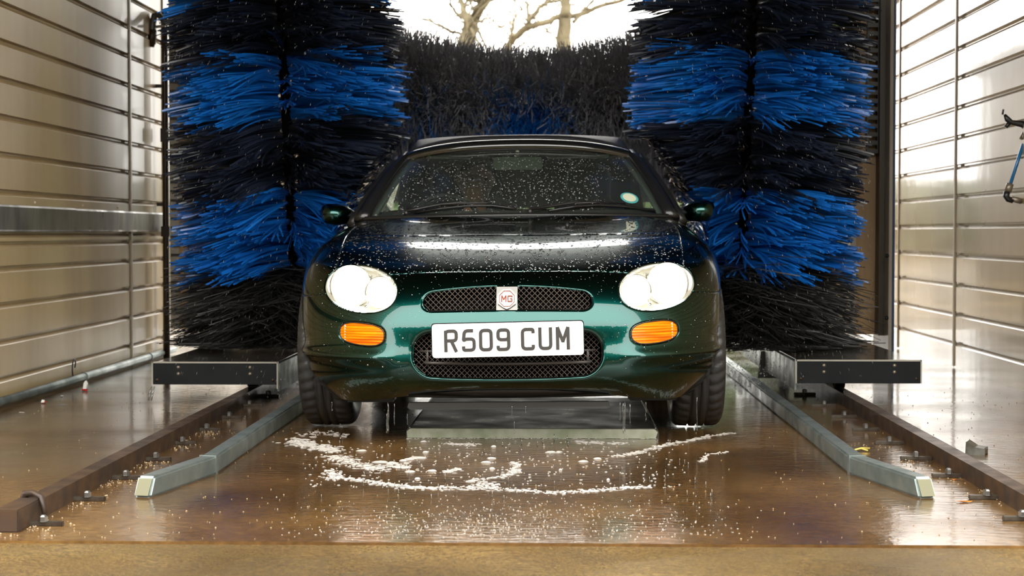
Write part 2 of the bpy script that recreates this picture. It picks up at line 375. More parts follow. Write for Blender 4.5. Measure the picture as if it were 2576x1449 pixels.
# blue spray arm
def A(px, py, d=0): return at(px, py, 7.75 + d)
arm = tag(empty('spray_arm', A(2540, 495)), 'blue spray tube with black elbows standing off the bright cream panels', 'spray nozzle')
def sub(o, par):
    o.parent = par; o.matrix_parent_inverse = Matrix.Translation(-Vector(par.location)); return o
t = MB(); t.tube([A(2574, 362), A(2540, 468)], .0085, 12); sub(t.build('tube', M['bluetube']), arm)
t = MB(); t.tube([A(2541, 462), A(2535, 482)], .017, 12); t.tube([A(2544, 500), A(2569, 506)], .014, 12); sub(t.build('collar', M['brassgrey']), arm)
t = MB(); t.tube([A(2533, 482), A(2531, 494), A(2536, 501), A(2548, 504)], .015, 10); sub(t.build('elbow', M['black']), arm)
t = MB(); t.tube([A(2582, 330), A(2572, 352)], .017, 10); sub(t.build('collar', M['brassgrey']), arm)
t = MB(); t.tube([A(2590, 320), A(2570, 312), A(2545, 308), A(2534, 300), A(2527, 288)], [.02, .016, .012, .014, .006], 10)
t.tube([A(2522, 288), A(2524, 275)], .005, 6); t.tube([A(2538, 310), A(2530, 320)], [.012, .009], 8); t.tube([A(2585, 320), A(2580, 340)], .02, 8)
sub(t.build('spray_head', M['black']), arm)['kind'] = 'stuff'
t = MB(); t.tube([A(2565, 507), (XR, A(2575, 507).y + .02, A(2575, 507).z)], .009, 8); sub(t.build('wall_stub', M['black']), arm)
t = MB(); t.tube([A(2590, 320), (XR, A(2600, 318).y, A(2600, 318).z)], .012, 8); sub(t.build('wall_stub', M['black']), arm)

# ------------------------------------------------------------------ guide rails on the floor
def rail(x0, x1, y0, y1, lab, side):
    r = empty('gantry_rail', (x0, y0, 0)); tag(r, lab, 'rail', 'brown gantry rails')
    b = MB(); b.prism([(0, 0), (.055, 0), (.055, .008), (.012, .008), (.012, .046), (.05, .046), (.05, .052), (0, .052)] if side > 0 else
                      [(0, 0), (-.055, 0), (-.055, .008), (-.012, .008), (-.012, .046), (-.05, .046), (-.05, .052), (0, .052)],
                      lambda a, z, d: (a, d, z), 0, y1 - y0)
    b.build('rail_bar', M['rust'], r); return r
xl = onfloor(102, 1307).x; xr = onfloor(2520, 1262).x
rl = rail(xl - .0, 0, 4.02, 11.5, 'long brown steel rail on the floor by the wall with the metal band', -1)
rr_ = rail(xr + .0, 0, 4.02, 11.5, 'long brown steel rail on the floor by the wall with the blue spray tube', 1)
# end stop and its bent strap
b = MB(); b.box(-.058, .004, -.05, .14, .0, .056); b.build('end_stop', M['rust'], rl, bevel=.003)
b = MB(); b.tube([(-.06, .17, .03), (-.05, .17, .062), (-.02, .15, .066), (.01, .12, .06), (.02, .11, .02)], .007, 8, flat=1.6); b.build('strap', M['rust'], rl)
b = MB(); b.box(-.004, .058, -.05, .14, .0, .056); b.build('end_stop', M['rust'], rr_, bevel=.003)
# floor clamps beside the rails, one per tie
def clamp_proto():
    b = MB(); b.box(-.05, .05, -.010, .010, 0, .012); return b
for rt, s, pts in ((rl, 1, [(110, 1323), (220, 1260), (317, 1206), (392, 1159), (459, 1118), (520, 1084), (577, 1053), (628, 1023), (675, 998)]),
                   (rr_, -1, [(2572, 1310), (2483, 1256), (2386, 1201), (2304, 1157), (2237, 1118), (2178, 1084), (2124, 1051), (2073, 1023), (2024, 994)])):
    first = None
    for px, py in pts:
        q = onfloor(px, py)
        loc = (q.x - rt.location.x, q.y - rt.location.y, 0)
        if first is None:
            first = clamp_proto().build('floor_clamp', M['clamp'], rt, bevel=.002); first.location = loc
            bb = MB(); bb.lathe([(0, .028), (.006, .028), (.011, .024), (.011, .012), (.016, .012)], 6, 'Z', (0, .0, 0), sm=False); fb = bb.build('bolt', M['steel'], first)
        else:
            c = share(first, rt, loc); share(fb, c, (0, 0, 0))
def guide(pts, s, lab):
    """galvanised box section kerb: far end, joint, slanted near end (on the floor)"""
    w, h = .052, .056
    far, joint, end = [Vector(p) for p in pts]
    g = empty('wheel_guide', (joint.x, joint.y, 0)); tag(g, lab, 'kerb guide', 'galvanised wheel guides')
    def seg(p, q, cutq):
        d = (q - p).normalized(); n = Vector((-d.y, d.x, 0)) * (w / 2)
        b = MB(); e = q - d * (h * .55 if cutq else 0)
        vs = [p + n, p - n, p - n + Vector((0, 0, h)), p + n + Vector((0, 0, h)), q + n, q - n, e - n + Vector((0, 0, h)), e + n + Vector((0, 0, h))]
        b.add([v - g.location for v in vs], [(0, 1, 2, 3), (7, 6, 5, 4), (0, 3, 7, 4), (1, 5, 6, 2), (3, 2, 6, 7), (0, 4, 5, 1)]); return b
    seg(far, joint, False).build('straight_bar', M['galv'], g, bevel=.006)
    seg(joint + (joint - end).normalized() * .004, end, True).build('flared_end', M['galv'], g, bevel=.006)
    d = (end - joint).normalized(); n = Vector((-d.y, d.x, 0))
    b = MB(); c = joint - g.location
    b.add([c + n * k * (w / 2 + .002) + d * e + Vector((0, 0, z)) for e in (-.006, .006) for k, z in ((-1, 0), (1, 0), (1, h + .002), (-1, h + .002))],
          [(0, 1, 2, 3), (7, 6, 5, 4), (0, 4, 5, 1), (1, 5, 6, 2), (2, 6, 7, 3), (3, 7, 4, 0)])
    b.build('weld_seam', M['galv'], g)
    b = MB(); q = end - d * .02; b.add([Vector(v) - g.location for v in (end + n * .02 + Vector((0, 0, .006)), end - n * .02 + Vector((0, 0, .006)), end - d * (h * .5) - n * .02 + Vector((0, 0, h - .006)), end - d * (h * .5) + n * .02 + Vector((0, 0, h - .006)))], [(0, 1, 2, 3)])
    for i in range(4): b.v[i] = tuple(Vector(b.v[i]) + d * .0015)
    b.build('end_cap', mat('mossy end cap', (.13, .125, .065), rough=.5), g)
    return g
jl = onfloor(525, 1192); el = onfloor(356, 1252); jr = onfloor(2155, 1192); er = onfloor(2335, 1254)
guide([(jl.x + .0, 9.6, 0), (jl.x, jl.y, 0), (el.x, el.y, 0)], 1, 'galvanised wheel guide with flared end beside the rail with the end stop')
guide([(jr.x - .0, 9.6, 0), (jr.x, jr.y, 0), (er.x, er.y, 0)], -1, 'galvanised wheel guide with flared end on the side of the bright white wall')
# shallow steel plate under the nose of the car
p0 = onfloor(1022, 1102); p1 = onfloor(1656, 1101)
pe = tag(empty('floor_plate', ((p0.x + p1.x) / 2, p0.y, 0)), 'shallow grey steel pan lying on the floor under the nose of the car', 'steel plate')
hw = (p1.x - p0.x) / 2
b = MB(); b.prism([(-hw, 0), (hw, 0), (hw, .026), (hw - .012, .037), (-hw + .012, .037), (-hw, .026)], lambda a, z, d: (a, d, z), .004, 1.1); b.build('pan', M['galvdark'], pe)
b = MB(); b.prism([(-hw + .004, .001), (hw - .012, .001), (hw - .004, .024), (hw - .016, .0345), (-hw + .014, .0345), (-hw + .002, .024)], lambda a, z, d: (a, d, z), 0, .004); b.build('front_edge', mat('olive grey steel', (.33, .33, .26), (.2, .22, .14), scale=14, rough=.4), pe)
for s in (-1, 1):
    b = MB(); b.tube([(s * (hw - .012), 0, .038), (s * (hw - .012), 1.1, .038)], .003, 6); b.build('edge_rod', M['steel'], pe)

# ------------------------------------------------------------------ litter, block, leaves
def scrap(name, px, py, size, m, label, cat, seed):
    rnd = random.Random(seed); q = onfloor(px, py); n = 7; b = MB(); ring = []
    for k in range(n):
        t = 2 * PI * k / n; r = size * rnd.uniform(.5, 1)
        ring.append((r * math.cos(t), r * .8 * math.sin(t), rnd.uniform(.002, size * .6)))
    vs = ring + [(0, 0, size * .5), (0, 0, .001)]
    b.add(vs, [(k, (k + 1) % n, n) for k in range(n)] + [((k + 1) % n, k, n + 1) for k in range(n)])
    o = b.build(name, m); o.location = q; tag(o, label, cat); return o
o = scrap('wrapper', 213, 984, .022, M['litred'], 'crumpled red and white wrapper nearest the splash cover, by the wall pipe', 'litter', 1)
b = MB(); b.prism([(-.004, .012), (.012, .012), (.015, .035), (.008, .05), (0, .04)], lambda a, z, d: (a, d, z), -.016, .006); b.build('flap', M['litwhite'], o)
o = scrap('wrapper', 110, 1015, .016, M['litred'], 'smaller red wrapper scrap near the edge of the picture by the wall pipe', 'litter', 2)
b = MB(); b.prism([(-.008, .006), (.006, .006), (.008, .016), (-.004, .018)], lambda a, z, d: (a, d, z), -.014, -.008); b.build('flap', M['litwhite'], o)
scrap('paper_scrap', 156, 998, .012, M['litwhite'], 'small cream paper scrap between the two red wrappers', 'litter', 3)
scrap('paper_scrap', 57, 1038, .018, M['litwhite'], 'flat white paper sliver in front of the smaller red wrapper', 'litter', 4).scale = (1, .5, .25)
scrap('paper_scrap', 157, 1018, .012, mat('blue grey paper', (.3, .36, .42), rough=.4), 'pale blue grey paper strip beside the smaller red wrapper', 'litter', 5).scale = (2.4, .4, .25)
scrap('leaf', 2423, 1264, .030, M['leaf'], 'orange leaf on the floor below the flared guide end', 'leaf', 6).scale = (1, .6, .3)
scrap('leaf', 2400, 1208, .014, M['leaf'], 'small orange leaf resting by a floor clamp', 'leaf', 7).scale = (1, .6, .5)
q = onfloor(2168, 1136); b = MB(); b.tube([(-.03, 0, .004), (0, .01, .01), (.03, .02, .008)], .004, 5); b.tube([(0, .01, .008), (.02, -.004, .004)], .003, 5)
o = tag(b.build('straw_twig', M['straw']), 'yellow straw twig behind the joint of the guide', 'twig'); o.location = q
q = onfloor(2455, 1143); b = MB(); b.prism([(-.032, 0), (.032, 0), (.032, .022), (.0, .026), (-.03, .044)], lambda a, z, d: (a, d, z), -.02, .05)
o = tag(b.build('rubber_block', mat('dark wet block', (.05, .045, .035), (.12, .12, .1), scale=20, rough=.25), bevel=.003), 'small dark wedge block lying alone on the wet floor', 'block'); o.location = q; o.rotation_euler = (0, 0, -.4)
# grit heaps around the clamps by the rail with the end stop
V = []; Fc = []
def pebble(p, r):
    n = len(V); V.extend([(p[0] + r, p[1], p[2]), (p[0] - r, p[1], p[2]), (p[0], p[1] + r, p[2]), (p[0], p[1] - r, p[2]), (p[0], p[1], p[2] + r), (p[0], p[1], p[2] - r)])
    for a in (0, 1):
        for c in (2, 3):
            for d in (4, 5): Fc.append((n + a, n + c, n + d))
rnd = random.Random(3)
for px, py, m in ((90, 1325, 60), (195, 1262, 70), (290, 1215, 70), (300, 1190, 40), (375, 1168, 60), (455, 1125, 40), (515, 1092, 45), (560, 1060, 12), (2300, 1165, 30), (2220, 1125, 25), (2480, 1250, 30), (2385, 1200, 40)):
    q = onfloor(px, py)
    for _ in range(m):
        pebble((q.x + rnd.gauss(0, .04), q.y + rnd.gauss(0, .07), rnd.uniform(.000, .003)), rnd.uniform(.001, .0036))
for _ in range(900):
    x = rnd.uniform(-2.2, 2.1); y = 3.9 + rnd.random() ** 1.5 * 4
    pebble((x, y, .001), rnd.uniform(.001, .0028))
tag(npobj('grit', V, Fc, M['grit'], smooth=False), 'wet tan grit washed up around the floor clamps and over the floor', 'grit', kind='stuff')
# ------------------------------------------------------------------ the car
CX, CY = -0.165, 5.50
ROLL = math.radians(.5)
car = tag(empty('car', (CX, CY, 0), (0, -ROLL, 0)), 'dark green two seat convertible car with lit headlights and black soft top', 'car')
# control rings from the bottom lip to the cockpit edge: nine stations from the nose centre round to the door
R = [
 ([(0,.120,.200),(.25,.126,.192),(.42,.165,.166),(.54,.235,.150),(.615,.33,.148),(.665,.45,.158),(.72,.70,.17),(.75,1.0,.17),(.76,1.40,.17)], .74, 3.86, .24),
 ([(0,.065,.205),(.25,.073,.202),(.42,.112,.198),(.56,.195,.196),(.66,.31,.198),(.72,.44,.20),(.765,.70,.21),(.78,1.0,.21),(.78,1.40,.21)], .77, 3.87, .28),
 ([(0,.022,.245),(.25,.032,.245),(.42,.072,.245),(.58,.165,.245),(.695,.295,.245),(.755,.44,.25),(.79,.70,.26),(.795,1.0,.26),(.79,1.40,.26)], .79, 3.89, .32),
 ([(0,.008,.30),(.25,.018,.30),(.42,.056,.30),(.58,.145,.30),(.70,.275,.30),(.765,.43,.305),(.798,.70,.31),(.80,1.0,.31),(.79,1.40,.31)], .80, 3.90, .38),
 ([(0,.022,.36),(.25,.033,.36),(.42,.074,.36),(.585,.165,.36),(.705,.29,.362),(.768,.44,.365),(.802,.70,.37),(.802,1.0,.37),(.79,1.40,.37)], .81, 3.91, .44),
 ([(0,.024,.42),(.25,.035,.42),(.42,.076,.42),(.585,.168,.42),(.71,.298,.422),(.772,.45,.425),(.804,.70,.43),(.803,1.0,.43),(.79,1.40,.435)], .81, 3.91, .50),
 ([(0,.040,.475),(.25,.051,.475),(.42,.093,.475),(.585,.185,.475),(.71,.315,.478),(.773,.46,.485),(.804,.70,.495),(.802,1.0,.50),(.79,1.40,.51)], .805, 3.90, .57),
 ([(0,.082,.535),(.25,.093,.535),(.42,.135,.535),(.58,.222,.535),(.705,.345,.537),(.770,.475,.55),(.80,.70,.565),(.80,1.0,.58),(.79,1.40,.60)], .80, 3.88, .63),
 ([(0,.140,.583),(.25,.151,.583),(.42,.195,.583),(.575,.278,.584),(.695,.395,.590),(.758,.51,.605),(.790,.70,.625),(.79,1.0,.65),(.785,1.40,.675)], .79, 3.86, .69),
 ([(0,.225,.620),(.25,.236,.620),(.42,.280,.622),(.565,.355,.628),(.672,.46,.638),(.732,.56,.655),(.762,.72,.680),(.765,1.0,.705),(.765,1.40,.73)], .77, 3.78, .745),
 ([(0,.38,.660),(.25,.390,.661),(.42,.425,.665),(.545,.485,.673),(.635,.575,.688),(.685,.66,.702),(.712,.78,.717),(.722,1.02,.740),(.728,1.42,.765)], .74, 3.60, .79),
 ([(0,.62,.710),(.24,.628,.712),(.40,.655,.717),(.515,.70,.723),(.595,.77,.733),(.640,.85,.743),(.665,.94,.750),(.685,1.13,.765),(.70,1.45,.785)], .72, 3.30, .825),
 ([(0,.92,.747),(.23,.927,.748),(.39,.95,.751),(.505,.99,.757),(.580,1.05,.765),(.62,1.11,.772),(.640,1.17,.776),(.662,1.29,.784),(.682,1.47,.795)], .70, 3.0, .85),
 ([(0,1.12,.777),(.22,1.127,.777),(.38,1.15,.779),(.50,1.195,.784),(.575,1.25,.791),(.610,1.29,.791),(.630,1.33,.792),(.650,1.40,.796),(.668,1.49,.801)], .685, 2.84, .86),
 ([(0,1.22,.812),(.22,1.227,.812),(.38,1.25,.809),(.495,1.285,.805),(.565,1.32,.801),(.602,1.355,.798),(.625,1.39,.798),(.645,1.44,.801),(.662,1.50,.804)], .675, 2.78, .862),
]
C = []
for pts, xs, yt, zt in R:
    pts = [list(p) for p in pts]; x8, y8, z8 = pts[-1]
    for t, fx in ((.25, 1), (.5, 1.005), (.75, 1.0)):
        pts.append([xs * fx, y8 + t * (yt - .25 - y8), z8 + t * (zt - z8)])
    pts += [[xs * .94, yt - .16, zt], [xs * .70, yt - .04, zt], [xs * .32, yt, zt], [0, yt + .004, zt]]
    C.append(pts)
C = np.array(C); NR, NS = C.shape[:2]
def flipx(a): b = a.copy(); b[..., 0] *= -1; return b
P_ = np.concatenate([flipx(C[:, 1:2]), C, flipx(C[:, -2:-1])], 1)
P_ = np.concatenate([2 * P_[:1] - P_[1:2], P_, 2 * P_[-1:] - P_[-2:-1]], 0)
def bsw(t): return [(1 - t) ** 3 / 6, (3 * t ** 3 - 6 * t ** 2 + 4) / 6, (-3 * t ** 3 + 3 * t ** 2 + 3 * t + 1) / 6, t ** 3 / 6]
def smooth(a, b, x): t = np.clip((x - a) / (b - a), 0, 1); return t * t * (3 - 2 * t)
def surf(u, v):
    u = np.asarray(u, float); v = np.asarray(v, float); sg = np.where(u < 0, -1.0, 1.0); u = np.abs(u)
    iu = np.clip(np.floor(u).astype(int), 0, NS - 2); iv = np.clip(np.floor(v).astype(int), 0, NR - 2)
    wu = bsw(u - iu); wv = bsw(v - iv); out = np.zeros(u.shape + (3,))
    for a in range(4):
        for b in range(4): out += (wv[a] * wu[b])[..., None] * P_[iv + a, iu + b]
    x, y, z = out[..., 0], out[..., 1], out[..., 2]
    # ridge along the lower bumper, hollow above it, swelling round the lower intake
    front = 1 - smooth(.42, .60, y)
    side = smooth(.37, .47, x)
    d = (.011 * np.exp(-((z - .318) / .020) ** 2) - .005 * np.exp(-((z - .275) / .022) ** 2) - .004 * np.exp(-((z - .365) / .03) ** 2)) * side * front
    nx = np.clip(x / .8, 0, 1) ** 2
    out[..., 1] -= d * (1 - .7 * nx); out[..., 0] += d * nx
    out[..., 0] *= sg
    return out
# sampling
us = np.concatenate([np.linspace(0, 4, 190, endpoint=False), np.linspace(4, 6, 60, endpoint=False), np.linspace(6, 8, 50, endpoint=False), np.linspace(8, NS - 1, 60)])
us = np.concatenate([-us[:0:-1], us])
vs_ = np.concatenate([np.linspace(0, 9, 190, endpoint=False), np.linspace(9, NR - 1, 100)])
U0, V0 = np.meshgrid(us, vs_)
U, Vv = U0.copy(), V0.copy()
# ---- openings, in the front projection (x, z)
def sd_ell(x, z, cx, cz, a, b, ang, n=2.0):
    c, s = math.cos(ang), math.sin(ang); dx, dz = x - cx, z - cz
    p = dx * c + dz * s; q = -dx * s + dz * c
    k = (np.abs(p / a) ** n + np.abs(q / b) ** n) ** (1 / n) + 1e-9
    g = np.sqrt((np.abs(p / a) ** (n - 1) / a) ** 2 + (np.abs(q / b) ** (n - 1) / b) ** 2) / k ** (n - 1) + 1e-9
    return (k - 1) / g
def sd_rbox(x, z, cx, cz, a, b, r):
    qx = np.abs(x - cx) - (a - r); qz = np.abs(z - cz) - (b - r)
    return np.hypot(np.maximum(qx, 0), np.maximum(qz, 0)) + np.minimum(np.maximum(qx, qz), 0) - r
def g_lamp(x, z): # egg: blunter on the outside, narrower towards the grille
    ax = np.abs(x); t = (ax - .515)
    return sd_ell(ax, z, .524, .5490, .1375, .0775, math.radians(8), 2.15)
def g_ind(x, z): return sd_ell(np.abs(x), z, .508, .3945, .0850, .0390, math.radians(5), 2.7)
def g_slot(x, z):
    zz = z - (.5175 - .16 * x * x); hh = .0375 - .10 * x * x
    return np.maximum(sd_rbox(x, zz * .0375 / np.maximum(hh, .01), 0, 0, .290, .0375, .0330), .0385 - np.abs(x))
def g_low(x, z):
    zz = z - .10 * x * x
    return sd_rbox(x, zz, 0, .3195, .322, .0745, .068)
fmask = lambda P: (P[..., 1] < .56)
def g_front(fn):
    return lambda P: np.where(fmask(P), fn(P[..., 0], P[..., 2]), .5)
def g_arch(P):
    x, y, z = P[..., 0], P[..., 1], P[..., 2]
    d = np.minimum(np.hypot(y - .745, z - .29), np.hypot(y - 3.12, z - .29)) - .322
    return np.where(np.abs(x) > .45, d, .5)
def yfront(x):                               # leading edge of the bonnet in plan
    ax = np.abs(x); return .205 + .16 * ax ** 2 + .25 * np.maximum(ax - .35, 0) ** 2 * 3
def g_bonnet(P):                             # negative inside
    x, y, z = P[..., 0], P[..., 1], P[..., 2]; ax = np.abs(x)
    side = ax - (.632 + .015 * smooth(.4, 1.0, y) - .03 * smooth(1.0, 1.45, y))
    return np.maximum.reduce([side, yfront(x) - y, np.where(z > .57, -.2, .2), y - 1.60])
def g_bump(P):                               # negative inside
    x, y, z = P[..., 0], P[..., 1], P[..., 2]; ax = np.abs(x)
    top = np.where(ax > .60, z - (.520 + .10 * np.maximum(.74 - ax, 0)), -.2)
    return np.maximum(top, y - .80)
def g_door(P):
    x, y, z = P[..., 0], P[..., 1], P[..., 2]
    return np.where(np.abs(x) > .6, np.maximum.reduce([1.36 - y + .0 * z, y - 2.42, .24 - z]), .5)
fns = [('lamp', g_front(g_lamp)), ('ind', g_front(g_ind)), ('slot', g_front(g_slot)), ('low', g_front(g_low)), ('arch', g_arch), ('bonnet', g_bonnet), ('bump', g_bump), ('door', g_door)]
moved = np.zeros(U.shape, bool); ON = {}
for nm, fn in fns:
    P = surf(U, Vv); g = fn(P); best = np.full(U.shape, 9.0); nu, nv = U.copy(), Vv.copy()
    for di, dj in ((0, 1), (0, -1), (1, 0), (-1, 0)):
        gn = np.roll(g, (-di, -dj), (0, 1)); un = np.roll(U, (-di, -dj), (0, 1)); vn = np.roll(Vv, (-di, -dj), (0, 1)); mn = np.roll(moved, (-di, -dj), (0, 1))
        ok = (g * gn < 0) & (np.abs(g) < .1) & (np.abs(gn) < .1)
        if di == 1: ok[-1] = False
        if di == -1: ok[0] = False
        if dj == 1: ok[:, -1] = False
        if dj == -1: ok[:, 0] = False
        t = g / np.where(ok, g - gn, 1); lim = np.where(mn, .98, .501)
        ok &= (t <= lim) & (t < best) & ~moved
        best = np.where(ok, t, best); nu = np.where(ok, U + t * (un - U), nu); nv = np.where(ok, Vv + t * (vn - Vv), nv)
    hit = best < 5; U, Vv = np.where(hit, nu, U), np.where(hit, nv, Vv); moved |= hit; ON[nm] = hit
P = surf(U, Vv)
G = {nm: np.where(ON[nm], 0, fn(P)) for nm, fn in fns}
# outward normals
du = np.gradient(P, axis=1); dv = np.gradient(P, axis=0); Nn = np.cross(du, dv); Nn /= np.linalg.norm(Nn, axis=2, keepdims=True) + 1e-12
if Nn[40, len(us) // 2, 1] > 0: Nn = -Nn
P0 = P.copy()
# rolled edges of the openings and pulled-in shut lines
for nm, r in (('lamp', .007), ('ind', .006), ('slot', .010), ('low', .016)):
    s = np.clip(G[nm], 0, r); dd = np.where(G[nm] >= 0, r - np.sqrt(np.maximum(r * r - (r - s) ** 2, 0)), 0); dd = np.where(G[nm] < 0, 0, dd)
    P[..., 1] += dd
seam = (ON['bonnet'] | ON['bump'] | ON['door'])
P -= Nn * np.where(seam, .0045, 0)[..., None]
# triangles
H, Wd = U.shape; I = np.arange(H * Wd).reshape(H, Wd)
a, b, c, d = I[:-1, :-1].ravel(), I[:-1, 1:].ravel(), I[1:, 1:].ravel(), I[1:, :-1].ravel()
onall = np.zeros(H * Wd, bool); use_bd = np.zeros(len(a), bool)
for nm in ON:
    o = ON[nm].ravel(); use_bd |= (o[b] & o[d]) & ~(o[a] & o[c])
T = np.concatenate([np.stack([np.where(use_bd, a, a), np.where(use_bd, b, b), np.where(use_bd, d, c)], 1), np.stack([np.where(use_bd, b, a), c, d], 1)])
gm = {nm: G[nm].ravel()[T].mean(1) for nm in G}
PV = P.reshape(-1, 3); PV0 = P0.reshape(-1, 3)
opening = (gm['lamp'] < 0) | (gm['ind'] < 0) | (gm['slot'] < 0) | (gm['low'] < 0)
gone = gm['arch'] < 0
body = ~opening & ~gone
isb = body & (gm['bonnet'] < 0); isf = body & ~isb & (gm['bump'] < 0); isd = body & ~isb & ~isf & (gm['door'] < 0); rest = body & ~isb & ~isf & ~isd
def submesh(name, V, tri, m, parent=car, lip=None):
    ids, inv = np.unique(tri, return_inverse=True); Fs = inv.reshape(tri.shape); Vs = V[ids]
    if lip:                                  # turn the open edges in
        e = np.sort(np.concatenate([Fs[:, [0, 1]], Fs[:, [1, 2]], Fs[:, [2, 0]]]), 1)
        key, cnt = np.unique(e, axis=0, return_counts=True); bd = key[cnt == 1]
        sel = np.array([[lip(Vs[i]) is not None and lip(Vs[j]) is not None for i, j in bd]]).ravel() if len(bd) else []
        bd = bd[sel]; bv = np.unique(bd); mp = {v: len(Vs) + k for k, v in enumerate(bv)}
        Vs = np.concatenate([Vs, np.array([lip(Vs[v]) for v in bv])]) if len(bv) else Vs
        q = [(i, j, mp[j]) for i, j in bd] + [(i, mp[j], mp[i]) for i, j in bd]
        if q: Fs = np.concatenate([Fs, np.array(q)])
    o = npobj(name, Vs, Fs, m, parent); return o
def lipf(p):
    if p[1] < .52 and .2 < p[2] < .64 and abs(p[0]) < .70:
        x, y, z = p
        if min(float(abs(f(np.array(x), np.array(z)))) for f in (g_lamp, g_ind, g_slot, g_low)) < .006:
            dpt = .030 if float(g_lamp(np.array(x), np.array(z))) > .006 else .012
            return np.array([x, y + dpt, z])
    return None
submesh('bonnet', PV, T[isb], M['paint'])
bumper = submesh('front_bumper', PV, T[isf], M['paint'], lip=lipf)
shell = submesh('body_shell', PV, T[rest], M['paint'], lip=lipf)
submesh('door', PV, T[isd & (PV[T[:, 0], 0] < 0)], M['paint']); submesh('door', PV, T[isd & (PV[T[:, 0], 0] > 0)], M['paint'])
frontid = np.where((PV0[:, 1] < .6) & (np.abs(U.ravel()) < 5))[0]
def ysurf(x, z):
    q = PV0[frontid]; k = np.argmin((q[:, 0] - x) ** 2 + (q[:, 2] - z) ** 2); return float(q[k, 1])
# ---- headlights and indicators
def dish(cx, cy, cz, r, dep, m, par, name, tilt=0):
    b = MB(); b.lathe([(r * t, dep * (t * t - 1)) for t in (1, .92, .8, .65, .5, .35, .2, .08)], 28, 'Y', (0, 0, 0)); b.v = [(x, -y, z) for x, y, z in b.v]
    b.add([(r * .08 * math.cos(k / 28 * 2 * PI), dep * .993, r * .08 * math.sin(k / 28 * 2 * PI)) for k in range(28)], [tuple(range(28))])
    o = b.build(name, m, par); o.location = (cx, cy, cz); o.rotation_euler = (0, 0, tilt); return o
for s in (-1, 1):
    k = (gm['lamp'] < 0) & (np.sign(PV0[T[:, 0], 0]) == s)
    off = PV0 + np.array([0, .006, 0])
    # housing bowl behind the glass follows the opening
    b = MB(); rings = []
    for f, dp in ((.995, .010), (.98, .026), (.93, .045), (.80, .075), (.55, .09), (.25, .095), (.02, .095)):
        row = []
        for t in np.linspace(0, 2 * PI, 49):
            n = 2.15; ct, st = math.cos(t), math.sin(t)
            p_, q_ = .1375 * f * abs(ct) ** (2 / n) * np.sign(ct), .0775 * f * abs(st) ** (2 / n) * np.sign(st)
            an = math.radians(8); x = .524 + p_ * math.cos(an) - q_ * math.sin(an); z = .5490 + p_ * math.sin(an) + q_ * math.cos(an)
            row.append((s * x, x, z, dp))
        rings.append(row)
    grid = [[(q[0], (ysurf(abs(q[1]), q[2]) + q[3]) if i < 2 else None, q[2]) for q in r] for i, r in enumerate(rings)]
    for i in range(2, len(rings)):
        for j, q in enumerate(rings[i]): grid[i][j] = (q[0], .225 + .35 * (abs(q[0]) - .524) + .3 * (q[2] - .549) + q[3], q[2])
    for i in range(1, len(rings)):
        for j in range(49):
            if grid[i][j][1] < grid[i - 1][j][1] - .0: pass
    b.grid(np.array(grid)); hl = b.build('headlight', M['lampshell'], car)
    submesh('lens', off, T[k], M['lens'], hl)
    cx1 = s * .562; cx2 = s * .446
    dish(cx1, ysurf(.562, .55) + .034, .557, .070, .05, M['lamplit'], hl, 'main_reflector')
    dish(cx2, ysurf(.446, .53) + .028, .537, .050, .04, M['lamplit'], hl, 'inner_reflector')
    for cx, cz, r in ((cx1, .558, .012), (cx2, .536, .009)):
        bb = MB(); bb.lathe([(0, -r * 1.6), (r * .6, -r * 1.4), (r, -r * .6), (r, r), (r * .7, r * 2)], 14, 'Y'); o = bb.build('bulb', M['bulb'], hl); o.location = (cx, ysurf(abs(cx), cz) + .034, cz)
    for cx, cz, r, dy in ((cx1, .557, .070, .032), (cx2, .537, .050, .026)):
        bb = MB(); bb.lathe([(r - .001, 0), (r + .003, -.003), (r + .006, 0), (r + .004, .012), (r, .012)], 32, 'Y', closed=True); o = bb.build('reflector_ring', M['chrome'], hl); o.location = (cx, ysurf(abs(cx), cz) + dy, cz)
    bb = MB(); bb.tube([(s * .489, ysurf(.49, .59) + .03, .592), (s * .4875, ysurf(.49, .55) + .026, .55), (s * .4885, ysurf(.49, .5) + .02, .492)], .004, 8); bb.lathe([(0, -.01), (.007, -.008), (.008, .004)], 10, 'Y', (s * .492, ysurf(.49, .49) + .016, .488)); bb.build('divider_post', M['chrome'], hl)
    # indicator: ribbed amber lens
    k = (gm['ind'] < 0) & (np.sign(PV0[T[:, 0], 0]) == s)
    V2 = PV0.copy(); V2[:, 1] += .005 + .0020 * np.sin(V2[:, 2] * 2 * PI / .0095)
    ind = submesh('indicator', V2, T[k], M['amber'], car)
    bb = MB(); ring = []
    for f, dp in ((1.0, .002), (.985, .001), (.955, .004), (.95, .012)):
        row = []
        for t in np.linspace(0, 2 * PI, 49):
            n = 2.7; ct, st = math.cos(t), math.sin(t); p_, q_ = .0850 * f * abs(ct) ** (2 / n) * np.sign(ct), .0390 * (f if f > .99 else f - .03) * abs(st) ** (2 / n) * np.sign(st)
            an = math.radians(5); x = .508 + p_ * math.cos(an) - q_ * math.sin(an); z = .3945 + p_ * math.sin(an) + q_ * math.cos(an); row.append((s * x, ysurf(x, z) + dp, z))
        ring.append(row)
    bb.grid(np.array(ring)); bb.build('seal', M['black'], ind)
    bb = MB(); row0 = []; bb.box(s * .503 - .07, s * .503 + .07, ysurf(.503, .392) + .05, ysurf(.503, .392) + .06, .36, .425); bb.build('reflector', M['lampshell'], ind)
